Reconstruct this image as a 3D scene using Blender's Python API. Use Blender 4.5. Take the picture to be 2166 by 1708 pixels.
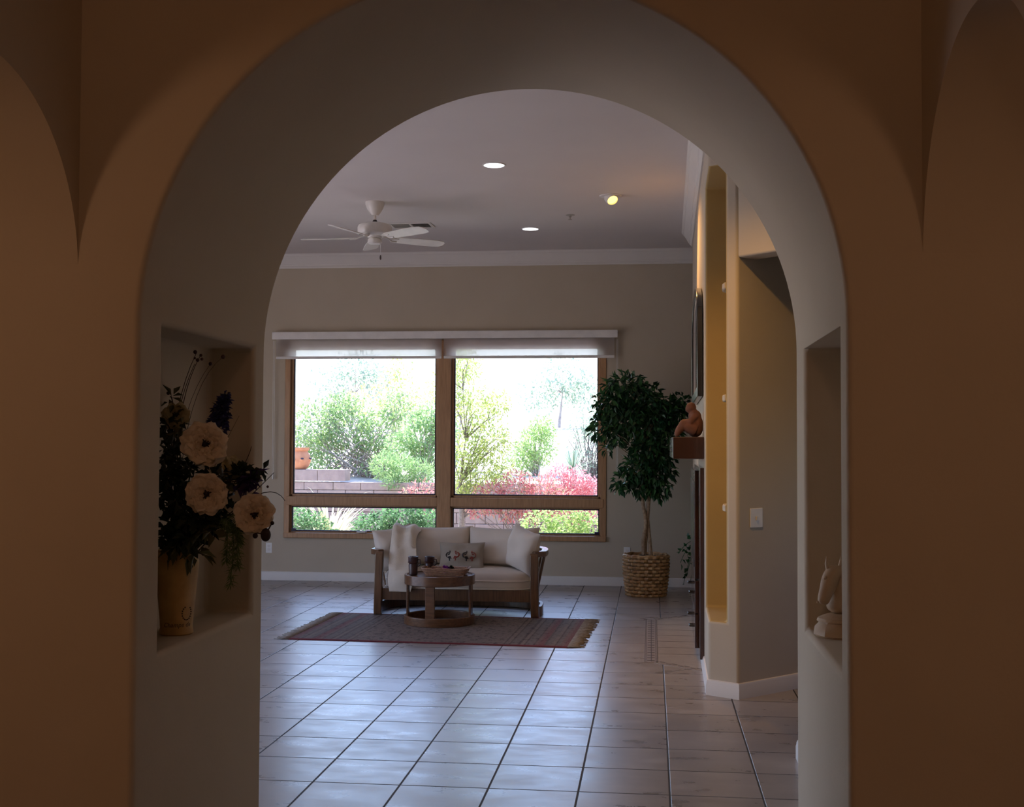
import bpy, bmesh, math, random
import numpy as np
from mathutils import Vector, Matrix, Euler
PI = math.pi
sc = bpy.context.scene
for o in list(bpy.data.objects):
    bpy.data.objects.remove(o)
COL = sc.collection

# ------------------------------------------------------------------ camera
EYE = 1.55
F_PX = 2543.24
cam_d = bpy.data.cameras.new('camera')
cam = bpy.data.objects.new('camera', cam_d)
COL.objects.link(cam)
cam_d.sensor_fit = 'HORIZONTAL'
cam_d.sensor_width = 36.0
cam_d.lens = F_PX / 2166 * 36.0
cam_d.clip_start = 0.05
cam_d.clip_end = 400
YAW, PITCH, ROLL = .11539, .03318, .00398
_w = Vector((-math.sin(YAW) * math.cos(PITCH), math.cos(YAW) * math.cos(PITCH), math.sin(PITCH)))
_r0 = Vector((math.cos(YAW), math.sin(YAW), 0))
_u0 = _r0.cross(_w)
_r = math.cos(ROLL) * _r0 + math.sin(ROLL) * _u0
_u = -math.sin(ROLL) * _r0 + math.cos(ROLL) * _u0
cam.matrix_world = Matrix(((_r.x, _u.x, -_w.x, 0), (_r.y, _u.y, -_w.y, 0), (_r.z, _u.z, -_w.z, EYE), (0, 0, 0, 1)))
sc.camera = cam

# ------------------------------------------------------------------ colour management and light
sc.view_settings.view_transform = 'Standard'
sc.view_settings.look = 'None'
sc.view_settings.gamma = 1.0
sc.view_settings.exposure = 1.36
sc.view_settings.use_curve_mapping = False
try:
    sc.cycles.use_denoising = True
    sc.cycles.max_bounces = 10
    sc.cycles.diffuse_bounces = 6
    sc.cycles.transparent_max_bounces = 12
    sc.cycles.sample_clamp_indirect = 4.0
    sc.cycles.caustics_reflective = False
    sc.cycles.caustics_refractive = False
except Exception:
    pass

SUN_EL, SUN_ROT = math.radians(56), math.radians(-32)
world = bpy.data.worlds.new('world')
sc.world = world
world.use_nodes = True
wn = world.node_tree
wn.nodes.clear()
_o = wn.nodes.new('ShaderNodeOutputWorld')
_b = wn.nodes.new('ShaderNodeBackground')
_s = wn.nodes.new('ShaderNodeTexSky')
_s.sky_type = 'NISHITA'
_s.sun_disc = False
_s.sun_elevation = SUN_EL
_s.sun_rotation = SUN_ROT
_s.air_density = 1.3
_s.dust_density = 1.5
_b.inputs['Strength'].default_value = 0.26
_t = wn.nodes.new('ShaderNodeMix')
_t.data_type = 'RGBA'
_t.blend_type = 'MULTIPLY'
_t.inputs[0].default_value = 1.0
_t.inputs[7].default_value = (.86, .93, 1.24, 1)
wn.links.new(_s.outputs[0], _t.inputs[6])
wn.links.new(_t.outputs[2], _b.inputs[0])
wn.links.new(_b.outputs[0], _o.inputs[0])


def add_light(name, kind, loc, energy, color, target=None, **kw):
    d = bpy.data.lights.new(name, kind)
    d.energy = energy
    d.color = color
    for k, v in kw.items():
        setattr(d, k, v)
    o = bpy.data.objects.new(name, d)
    o.location = loc
    if target is not None:
        o.rotation_euler = (Vector(target) - Vector(loc)).to_track_quat('-Z', 'Y').to_euler()
    COL.objects.link(o)
    return o


_sd = Vector((math.sin(SUN_ROT) * math.cos(SUN_EL), math.cos(SUN_ROT) * math.cos(SUN_EL), math.sin(SUN_EL)))
add_light('sun', 'SUN', (4, 30, 30), 6.0, (1.0, .96, .90), target=Vector((4, 30, 30)) - _sd, angle=math.radians(.6))
# daylight portals in the openings; the hall one is added for light
for nm, loc, tgt, sx, sy in (('window_portal', (-2.31, 13.36, 1.58), (-2.31, 5, 1.58), 3.65, 2.2),
                             ('patio_portal', (-6.64, 7.5, 1.38), (0, 7.5, 1.38), 5.6, 2.74),
                             ('hall_portal', (4.66, 7.5, 1.6), (0, 7.5, 1.6), 1.4, .8)):
    p = add_light(nm, 'AREA', loc, 1.0, (1, 1, 1), target=tgt, shape='RECTANGLE', size=sx, size_y=sy)
    p.data.cycles.is_portal = True
# warm lamps: the side passages of the foyer, an added foyer fill, and the two ceiling spots on the chimney breast
WARM = (1.0, .54, .31)
add_light('passage_lamp', 'POINT', (-2.65, 1.5, 2.08), 5.0, WARM, shadow_soft_size=.16)
add_light('foyer_fill', 'POINT', (-.45, -.6, 3.2), 5.6, WARM, shadow_soft_size=.2)  # unseen fill behind the camera, added to lift the front wall evenly
add_light('side_passage_lamp', 'POINT', (1.95, 1.15, 2.1), 4.2, WARM, shadow_soft_size=.25)


# ------------------------------------------------------------------ materials
def _nodes(name):
    m = bpy.data.materials.new(name)
    m.use_nodes = True
    nt = m.node_tree
    nt.nodes.clear()
    out = nt.nodes.new('ShaderNodeOutputMaterial')
    return m, nt, out


def N(nt, t, **kw):
    n = nt.nodes.new(t)
    for k, v in kw.items():
        if k.startswith('i_'):
            n.inputs[k[2:].replace('_', ' ')].default_value = v
        else:
            setattr(n, k, v)
    return n


def rgba(c):
    return (c[0], c[1], c[2], 1.0)


def math_node(nt, op, a, b=None, c=None):
    n = nt.nodes.new('ShaderNodeMath')
    n.operation = op
    for i, v in enumerate((a, b, c)):
        if v is None:
            continue
        if isinstance(v, (int, float)):
            n.inputs[i].default_value = v
        else:
            nt.links.new(v, n.inputs[i])
    return n.outputs[0]


def ramp(nt, fac, stops, interp='LINEAR'):
    n = nt.nodes.new('ShaderNodeValToRGB')
    cr = n.color_ramp
    cr.interpolation = interp
    while len(cr.elements) < len(stops):
        cr.elements.new(.5)
    for e, (p, c) in zip(cr.elements, stops):
        e.position = p
        e.color = rgba(c)
    nt.links.new(fac, n.inputs[0])
    return n.outputs[0]


def M(name, col, rough=.6, col2=None, scale=8., bump=0., bscale=80., metal=0., spec=.5, stretch=(1, 1, 1), coat=0., sheen=0.):
    """plain surface with a procedural colour mottle and an optional noise bump"""
    m, nt, out = _nodes(name)
    p = N(nt, 'ShaderNodeBsdfPrincipled')
    p.inputs['Roughness'].default_value = rough
    p.inputs['Metallic'].default_value = metal
    p.inputs['Specular IOR Level'].default_value = spec
    p.inputs['Coat Weight'].default_value = coat
    p.inputs['Sheen Weight'].default_value = sheen
    nt.links.new(p.outputs[0], out.inputs[0])
    tc = N(nt, 'ShaderNodeTexCoord')
    mp = N(nt, 'ShaderNodeMapping')
    mp.inputs['Scale'].default_value = stretch
    nt.links.new(tc.outputs['Object'], mp.inputs[0])
    if col2 is None:
        col2 = tuple(c * .9 for c in col)
    nz = N(nt, 'ShaderNodeTexNoise', i_Scale=scale, i_Detail=4.0)
    nt.links.new(mp.outputs[0], nz.inputs['Vector'])
    c = ramp(nt, nz.outputs['Fac'], [(.35, col), (.68, col2)])
    nt.links.new(c, p.inputs['Base Color'])
    if bump:
        nb = N(nt, 'ShaderNodeTexNoise', i_Scale=bscale, i_Detail=3.0)
        nt.links.new(mp.outputs[0], nb.inputs['Vector'])
        b = N(nt, 'ShaderNodeBump', i_Strength=bump, i_Distance=.01)
        nt.links.new(nb.outputs['Fac'], b.inputs['Height'])
        nt.links.new(b.outputs[0], p.inputs['Normal'])
    return m


def wood(name, c1, c2, axis=0, rough=.35, coat=.2, scale=6.):
    """grain running along one object axis"""
    st = [9., 9., 9.]
    st[axis] = .9
    m = M(name, c1, rough, c2, scale, bump=.05, bscale=30, stretch=tuple(st), coat=coat)
    return m


def leaf_mat(name, cols, rough=.45, trans=.35, spec=.5):
    """leaf: colour differs from leaf to leaf (random per mesh island)"""
    m, nt, out = _nodes(name)
    g = N(nt, 'ShaderNodeNewGeometry')
    k = len(cols)
    c = ramp(nt, g.outputs['Random Per Island'], [(i / max(1, k - 1), c) for i, c in enumerate(cols)])
    p = N(nt, 'ShaderNodeBsdfPrincipled')
    p.inputs['Roughness'].default_value = rough
    p.inputs['Specular IOR Level'].default_value = spec
    nt.links.new(c, p.inputs['Base Color'])
    if trans > 0:
        t = N(nt, 'ShaderNodeBsdfTranslucent')
        nt.links.new(c, t.inputs[0])
        mx = N(nt, 'ShaderNodeMixShader')
        mx.inputs[0].default_value = trans
        nt.links.new(p.outputs[0], mx.inputs[1])
        nt.links.new(t.outputs[0], mx.inputs[2])
        nt.links.new(mx.outputs[0], out.inputs[0])
    else:
        nt.links.new(p.outputs[0], out.inputs[0])
    return m


def fabric(name, col, trans=0., weave=420., rough=.85, bump=.15, col2=None):
    m, nt, out = _nodes(name)
    tc = N(nt, 'ShaderNodeTexCoord')
    nz = N(nt, 'ShaderNodeTexNoise', i_Scale=5.0, i_Detail=3.0)
    nt.links.new(tc.outputs['Object'], nz.inputs['Vector'])
    c = ramp(nt, nz.outputs['Fac'], [(.3, col), (.7, col2 or tuple(v * .92 for v in col))])
    p = N(nt, 'ShaderNodeBsdfPrincipled')
    p.inputs['Roughness'].default_value = rough
    p.inputs['Sheen Weight'].default_value = .15
    p.inputs['Specular IOR Level'].default_value = .25
    nt.links.new(c, p.inputs['Base Color'])
    wv = N(nt, 'ShaderNodeTexNoise', i_Scale=weave, i_Detail=1.0)
    nt.links.new(tc.outputs['Object'], wv.inputs['Vector'])
    b = N(nt, 'ShaderNodeBump', i_Strength=bump, i_Distance=.003)
    nt.links.new(wv.outputs['Fac'], b.inputs['Height'])
    nt.links.new(b.outputs[0], p.inputs['Normal'])
    if trans:
        t = N(nt, 'ShaderNodeBsdfTranslucent')
        nt.links.new(c, t.inputs[0])
        mx = N(nt, 'ShaderNodeMixShader')
        mx.inputs[0].default_value = trans
        nt.links.new(p.outputs[0], mx.inputs[1])
        nt.links.new(t.outputs[0], mx.inputs[2])
        nt.links.new(mx.outputs[0], out.inputs[0])
    else:
        nt.links.new(p.outputs[0], out.inputs[0])
    return m


def sheer(m, amount):
    nt = m.node_tree
    out = [n for n in nt.nodes if n.type == 'OUTPUT_MATERIAL'][0]
    src = out.inputs[0].links[0].from_socket
    t = N(nt, 'ShaderNodeBsdfTransparent')
    mx = N(nt, 'ShaderNodeMixShader')
    mx.inputs[0].default_value = amount
    nt.links.new(src, mx.inputs[1])
    nt.links.new(t.outputs[0], mx.inputs[2])
    nt.links.new(mx.outputs[0], out.inputs[0])
    return m


def emit(name, col, strength):
    m, nt, out = _nodes(name)
    e = N(nt, 'ShaderNodeEmission')
    e.inputs[0].default_value = rgba(col)
    e.inputs[1].default_value = strength
    nt.links.new(e.outputs[0], out.inputs[0])
    return m


def glass(name):
    m, nt, out = _nodes(name)
    t = N(nt, 'ShaderNodeBsdfTransparent')
    t.inputs[0].default_value = (.95, .97, .96, 1)
    g = N(nt, 'ShaderNodeBsdfGlossy')
    g.inputs['Roughness'].default_value = .02
    fr = N(nt, 'ShaderNodeFresnel')
    fr.inputs[0].default_value = 1.35
    mx = N(nt, 'ShaderNodeMixShader')
    nt.links.new(fr.outputs[0], mx.inputs[0])
    nt.links.new(t.outputs[0], mx.inputs[1])
    nt.links.new(g.outputs[0], mx.inputs[2])
    nt.links.new(mx.outputs[0], out.inputs[0])
    return m


TILE, TX0, TY0 = .40446, -2.7489, 5.407


def floor_mat():
    m, nt, out = _nodes('ceramic_floor_tile')
    tc = N(nt, 'ShaderNodeTexCoord')
    sp = N(nt, 'ShaderNodeSeparateXYZ')
    nt.links.new(tc.outputs['Object'], sp.inputs[0])
    us = []
    ids = []
    for ax, o0 in ((0, TX0), (1, TY0)):
        v = math_node(nt, 'DIVIDE', math_node(nt, 'SUBTRACT', sp.outputs[ax], o0 - TILE * 60), TILE)
        fr = math_node(nt, 'FRACT', v)
        d = math_node(nt, 'MULTIPLY', math_node(nt, 'MINIMUM', fr, math_node(nt, 'SUBTRACT', 1.0, fr)), TILE)
        us.append(d)
        ids.append(math_node(nt, 'FLOOR', v))
    d = math_node(nt, 'MINIMUM', us[0], us[1])
    grout = math_node(nt, 'LESS_THAN', d, .0042)
    edge = N(nt, 'ShaderNodeMapRange', interpolation_type='SMOOTHSTEP')
    edge.inputs['From Min'].default_value = .0022
    edge.inputs['From Max'].default_value = .0062
    nt.links.new(d, edge.inputs['Value'])
    cb = N(nt, 'ShaderNodeCombineXYZ')
    nt.links.new(ids[0], cb.inputs[0])
    nt.links.new(ids[1], cb.inputs[1])
    wnz = N(nt, 'ShaderNodeTexWhiteNoise', noise_dimensions='3D')
    nt.links.new(cb.outputs[0], wnz.inputs['Vector'])
    mp = N(nt, 'ShaderNodeMapping')
    mp.inputs['Scale'].default_value = (1.0, 1.7, 1)
    ad = N(nt, 'ShaderNodeVectorMath', operation='ADD')
    sv = N(nt, 'ShaderNodeVectorMath', operation='SCALE')
    sv.inputs['Scale'].default_value = 7.0
    nt.links.new(wnz.outputs['Color'], sv.inputs[0])
    nt.links.new(tc.outputs['Object'], ad.inputs[0])
    nt.links.new(sv.outputs[0], ad.inputs[1])
    nt.links.new(ad.outputs[0], mp.inputs[0])
    nz = N(nt, 'ShaderNodeTexNoise', i_Scale=4.0, i_Detail=5.0, i_Roughness=.6)
    nt.links.new(mp.outputs[0], nz.inputs['Vector'])
    stone = ramp(nt, nz.outputs['Fac'], [(.25, (.275, .25, .24)), (.5, (.345, .315, .30)), (.75, (.42, .39, .37))])
    hsv = N(nt, 'ShaderNodeHueSaturation')
    nt.links.new(stone, hsv.inputs['Color'])
    mv = N(nt, 'ShaderNodeMapRange')
    mv.inputs['To Min'].default_value = .9
    mv.inputs['To Max'].default_value = 1.08
    nt.links.new(wnz.outputs['Value'], mv.inputs['Value'])
    nt.links.new(mv.outputs[0], hsv.inputs['Value'])
    mx = N(nt, 'ShaderNodeMix', data_type='RGBA')
    nt.links.new(grout, mx.inputs[0])
    nt.links.new(hsv.outputs[0], mx.inputs[6])
    mx.inputs[7].default_value = (.028, .025, .024, 1)
    p = N(nt, 'ShaderNodeBsdfPrincipled')
    nt.links.new(mx.outputs[2], p.inputs['Base Color'])
    rr = N(nt, 'ShaderNodeMapRange')
    rr.inputs['To Min'].default_value = .16
    rr.inputs['To Max'].default_value = .46
    nt.links.new(nz.outputs['Fac'], rr.inputs['Value'])
    rmx = math_node(nt, 'MAXIMUM', rr.outputs[0], math_node(nt, 'MULTIPLY', grout, .8))
    nt.links.new(rmx, p.inputs['Roughness'])
    p.inputs['Specular IOR Level'].default_value = .8
    b1 = N(nt, 'ShaderNodeBump', i_Strength=.6, i_Distance=.004)
    nt.links.new(edge.outputs[0], b1.inputs['Height'])
    b2 = N(nt, 'ShaderNodeBump', i_Strength=.045, i_Distance=.004)
    nt.links.new(nz.outputs['Fac'], b2.inputs['Height'])
    nt.links.new(b1.outputs[0], b2.inputs['Normal'])
    nt.links.new(b2.outputs[0], p.inputs['Normal'])
    nt.links.new(p.outputs[0], out.inputs[0])
    return m


def rug_mat(w, d):
    """flat-woven rug: red edge, banded ends, mottled beige field (object coords, centre at 0)"""
    m, nt, out = _nodes('woven_rug')
    tc = N(nt, 'ShaderNodeTexCoord')
    sp = N(nt, 'ShaderNodeSeparateXYZ')
    nt.links.new(tc.outputs['Object'], sp.inputs[0])
    ax = math_node(nt, 'ABSOLUTE', sp.outputs[0])
    ay = math_node(nt, 'ABSOLUTE', sp.outputs[1])
    ex = math_node(nt, 'SUBTRACT', w / 2, ax)
    ey = math_node(nt, 'SUBTRACT', d / 2, ay)
    wob = N(nt, 'ShaderNodeTexNoise', i_Scale=14.0, i_Detail=2.0)
    nt.links.new(tc.outputs['Object'], wob.inputs['Vector'])
    exw = math_node(nt, 'ADD', ex, math_node(nt, 'MULTIPLY', math_node(nt, 'SUBTRACT', wob.outputs['Fac'], .5), .012))
    red, beige, grey, dark, rose = (.18, .042, .05), (.22, .19, .165), (.16, .148, .145), (.07, .06, .062), (.19, .105, .105)
    band = ramp(nt, math_node(nt, 'DIVIDE', exw, .7),
                [(0, red), (.05, rose), (.09, grey), (.13, dark), (.15, beige), (.19, grey), (.25, dark), (.27, red), (.33, rose),
                 (.37, dark), (.39, grey), (.47, dark), (.49, beige), (.53, dark), (.56, grey), (.64, dark), (.66, beige), (.70, dark), (.72, beige), (1, beige)], 'CONSTANT')
    mot = N(nt, 'ShaderNodeTexNoise', i_Scale=26.0, i_Detail=5.0, i_Roughness=.7)
    mpp = N(nt, 'ShaderNodeMapping')
    mpp.inputs['Scale'].default_value = (1, .55, 1)
    nt.links.new(tc.outputs['Object'], mpp.inputs[0])
    nt.links.new(mpp.outputs[0], mot.inputs['Vector'])
    mc = ramp(nt, mot.outputs['Fac'], [(.36, (.07, .06, .062)), (.44, (.17, .14, .13)), (.55, (.23, .195, .175)), (.64, (.18, .125, .12)), (.75, (.14, .13, .13))])
    infield = math_node(nt, 'GREATER_THAN', ex, .52)
    mixf = math_node(nt, 'ADD', math_node(nt, 'MULTIPLY', infield, .35), .5)
    mx = N(nt, 'ShaderNodeMix', data_type='RGBA')
    nt.links.new(mixf, mx.inputs[0])
    nt.links.new(band, mx.inputs[6])
    nt.links.new(mc, mx.inputs[7])
    m2 = N(nt, 'ShaderNodeMix', data_type='RGBA')
    nt.links.new(math_node(nt, 'LESS_THAN', ey, .035), m2.inputs[0])
    nt.links.new(mx.outputs[2], m2.inputs[6])
    m2.inputs[7].default_value = rgba(red)
    p = N(nt, 'ShaderNodeBsdfPrincipled')
    p.inputs['Roughness'].default_value = .9
    p.inputs['Specular IOR Level'].default_value = .15
    nt.links.new(m2.outputs[2], p.inputs['Base Color'])
    wv = N(nt, 'ShaderNodeTexNoise', i_Scale=260.0)
    nt.links.new(tc.outputs['Object'], wv.inputs['Vector'])
    b = N(nt, 'ShaderNodeBump', i_Strength=.4, i_Distance=.004)
    nt.links.new(wv.outputs['Fac'], b.inputs['Height'])
    nt.links.new(b.outputs[0], p.inputs['Normal'])
    nt.links.new(p.outputs[0], out.inputs[0])
    return m


MAT = {
    'wall': M('wall_paint', (.545, .478, .376), .75, (.525, .458, .356), 3, bump=.06, bscale=90, spec=.3),
    'ochre_glow': M('ochre_glow_paint', (.50, .36, .15), .75, (.47, .335, .135), 3, bump=.06, bscale=90, spec=.3),  # wall tone warmed, part of the lamp glow put into the colour
    'ceil': M('ceiling_paint', (.73, .69, .68), .8, (.71, .67, .66), 2, bump=.05, bscale=120, spec=.2),
    'trim': M('white_trim', (.74, .72, .69), .45, (.72, .70, .67), 5),
    'floor': floor_mat(),
    'oakwin': wood('window_wood', (.50, .29, .145), (.39, .215, .105), 2, .45, .1),
    'seal': M('dark_gasket', (.03, .02, .05), .5),
    'glass': glass('window_glass'),
    'sofawood': wood('sofa_oak', (.165, .080, .035), (.095, .043, .019), 2, .32, .35),
    'tablewood': wood('table_oak', (.165, .072, .028), (.095, .040, .015), 0, .3, .4),
    'darkwood': wood('dark_cherry', (.050, .015, .008), (.030, .010, .006), 2, .24, .8),
    'cushion': fabric('cushion_linen', (.70, .63, .55)),
    'lumbar': fabric('lumbar_linen', (.36, .315, .26)),
    'throw': fabric('throw_knit', (.70, .63, .53), weave=180, bump=.5),
    'shade': fabric('shade_fabric', (.90, .89, .90), trans=.85, weave=600, bump=.05),
    'whitepl': M('white_plastic', (.86, .85, .83), .4),
    'whitemetal': M('white_enamel', (.78, .76, .72), .35),
    'black': M('black_metal', (.012, .012, .012), .35),
    'wicker': M('wicker_cane', (.56, .38, .19), .45, (.33, .19, .085), 18, bump=.3, bscale=150),
    'rattan': M('tray_rattan', (.46, .29, .19), .5, (.30, .16, .11), 60, bump=.3, bscale=200),
    'moss': M('spanish_moss', (.16, .14, .12), .9, (.08, .07, .06), 60, bump=1., bscale=90),
    'bark': M('pale_bark', (.42, .31, .20), .8, (.25, .17, .11), 40, bump=.5, bscale=120),
    'ficus': leaf_mat('ficus_leaf', [(.007, .036, .018), (.016, .072, .028), (.030, .115, .038), (.075, .20, .06)], .32, .2),
    'ivy': leaf_mat('ivy_leaf', [(.015, .07, .025), (.03, .15, .05), (.06, .24, .09)], .35, .25),
    'terracotta': M('terracotta_clay', (.20, .085, .055), .8, (.15, .065, .04), 25, bump=.1, bscale=120),
    'potclay': M('garden_clay', (.62, .28, .15), .8, (.52, .22, .12), 12),
    'plum': M('plum_glaze', (.055, .018, .016), .35, (.03, .01, .01), 20),
    'purple': leaf_mat('purple_petal', [(.20, .02, .22), (.35, .06, .34), (.10, .01, .12)], .6, .2),
    'vase': M('aged_cream_glaze', (.56, .37, .14), .42, (.40, .25, .085), 14, bump=.08, bscale=60),
    'ink': M('dark_ink', (.05, .03, .02), .6),
    'peony': leaf_mat('peony_petal', [(.80, .69, .54), (.86, .76, .62), (.66, .55, .42)], .7, .2, .2),
    'peonyc': M('peony_heart', (.03, .012, .014), .7),
    'cream': leaf_mat('cream_petal', [(.50, .44, .28), (.42, .37, .22)], .7, .2, .2),
    'blue': leaf_mat('delphinium_blue', [(.012, .014, .09), (.03, .035, .2), (.012, .018, .05), (.06, .07, .26)], .6, .1),
    'violet': leaf_mat('iris_violet', [(.03, .012, .09), (.07, .03, .18), (.02, .008, .05)], .6, .1),
    'darkleaf': leaf_mat('dark_leaf', [(.006, .012, .008), (.012, .025, .010), (.03, .045, .016)], .5, .1),
    'olive': leaf_mat('olive_leaf', [(.07, .075, .03), (.13, .13, .05), (.05, .06, .02)], .5, .2),
    'fern': leaf_mat('fern_needles', [(.04, .09, .03), (.10, .17, .05), (.20, .27, .10)], .6, .2),
    'twig': M('dark_twig', (.035, .018, .012), .7),
    'berry': M('dark_berry', (.05, .012, .012), .4),
    'horse': M('cast_stone', (.52, .40, .27), .6, (.46, .34, .22), 20, bump=.1, bscale=90),
    'mirror': M('dark_mirror', (.05, .06, .07), .06, (.045, .055, .065), 2, spec=.9),
    'frameblack': M('black_frame', (.010, .010, .012), .28, coat=.4),
    'lens': emit('daylight_lens', (.92, .92, 1.0), 1.1),
    'bulb': emit('warm_bulb', (1.0, .66, .13), 1.5),
    'vent': M('vent_metal', (.42, .40, .37), .5),
    'ventdark': M('vent_shadow', (.13, .12, .11), .8),
    'chain': M('bead_chain', (.8, .8, .78), .3),
    'inlay': M('inlay_tile', (.42, .385, .35), .35, (.36, .33, .30), 10, bump=.05, bscale=60),
    'inlayd': M('mosaic_chip', (.06, .05, .048), .5),
    'inlaym': M('mosaic_stone', (.34, .29, .25), .45, (.27, .23, .20), 40),
    'sand': M('desert_sand', (.56, .49, .45), .95, (.47, .40, .36), 3, bump=.5, bscale=12, spec=.1),
    'block': M('retaining_block', (.42, .335, .31), .95, (.34, .27, .26), 9, bump=.5, bscale=40, spec=.1),
    'bark2': M('grey_bark', (.32, .28, .26), .9, (.2, .17, .16), 30, bump=.7, bscale=60),
    'twig2': M('pale_stem', (.50, .44, .40), .9, (.34, .28, .26), 20),
    'eave': M('eave_stucco', (.50, .42, .35), .9),
    'lf_green': leaf_mat('shrub_green', [(0.232, 0.377, 0.171), (0.317, 0.475, 0.196), (0.45, 0.572, 0.232), (0.207, 0.304, 0.196)], .55, .45),
    'lf_grey': leaf_mat('sage_green', [(0.353, 0.463, 0.341), (0.475, 0.572, 0.426), (0.28, 0.377, 0.304)], .6, .4),
    'lf_yel': leaf_mat('palo_verde_green', [(0.461, 0.555, 0.18), (0.601, 0.672, 0.227), (0.367, 0.473, 0.204)], .55, .5),
    'lf_dark': leaf_mat('juniper_green', [(0.128, 0.263, 0.141), (0.181, 0.357, 0.181), (0.249, 0.465, 0.209), (0.101, 0.181, 0.128)], .55, .35),
    'lf_pine': leaf_mat('pine_green', [(0.268, 0.426, 0.207), (0.377, 0.547, 0.244), (0.499, 0.657, 0.304)], .55, .4),
    'lf_red': leaf_mat('nandina_red', [(0.627, 0.214, 0.244), (0.752, 0.317, 0.338), (0.524, 0.172, 0.193), (0.679, 0.462, 0.338), (0.338, 0.338, 0.193)], .55, .45),
    'lf_pink': leaf_mat('nandina_pink', [(0.763, 0.348, 0.377), (0.823, 0.447, 0.466), (0.654, 0.229, 0.268)], .55, .45),
    'lf_straw': leaf_mat('straw_blade', [(.75, .75, .48), (.82, .80, .6), (.62, .66, .38)], .6, .35),
    'lf_lime': leaf_mat('lime_green', [(0.403, 0.56, 0.2), (0.515, 0.672, 0.245), (0.29, 0.448, 0.189), (0.583, 0.695, 0.335)], .55, .45),
}
sheer(MAT['shade'], .10)
TAN = {'red': M('printed_red', (.30, .05, .035), .8), 'blk': M('printed_black', (.02, .018, .02), .8)}


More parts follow.
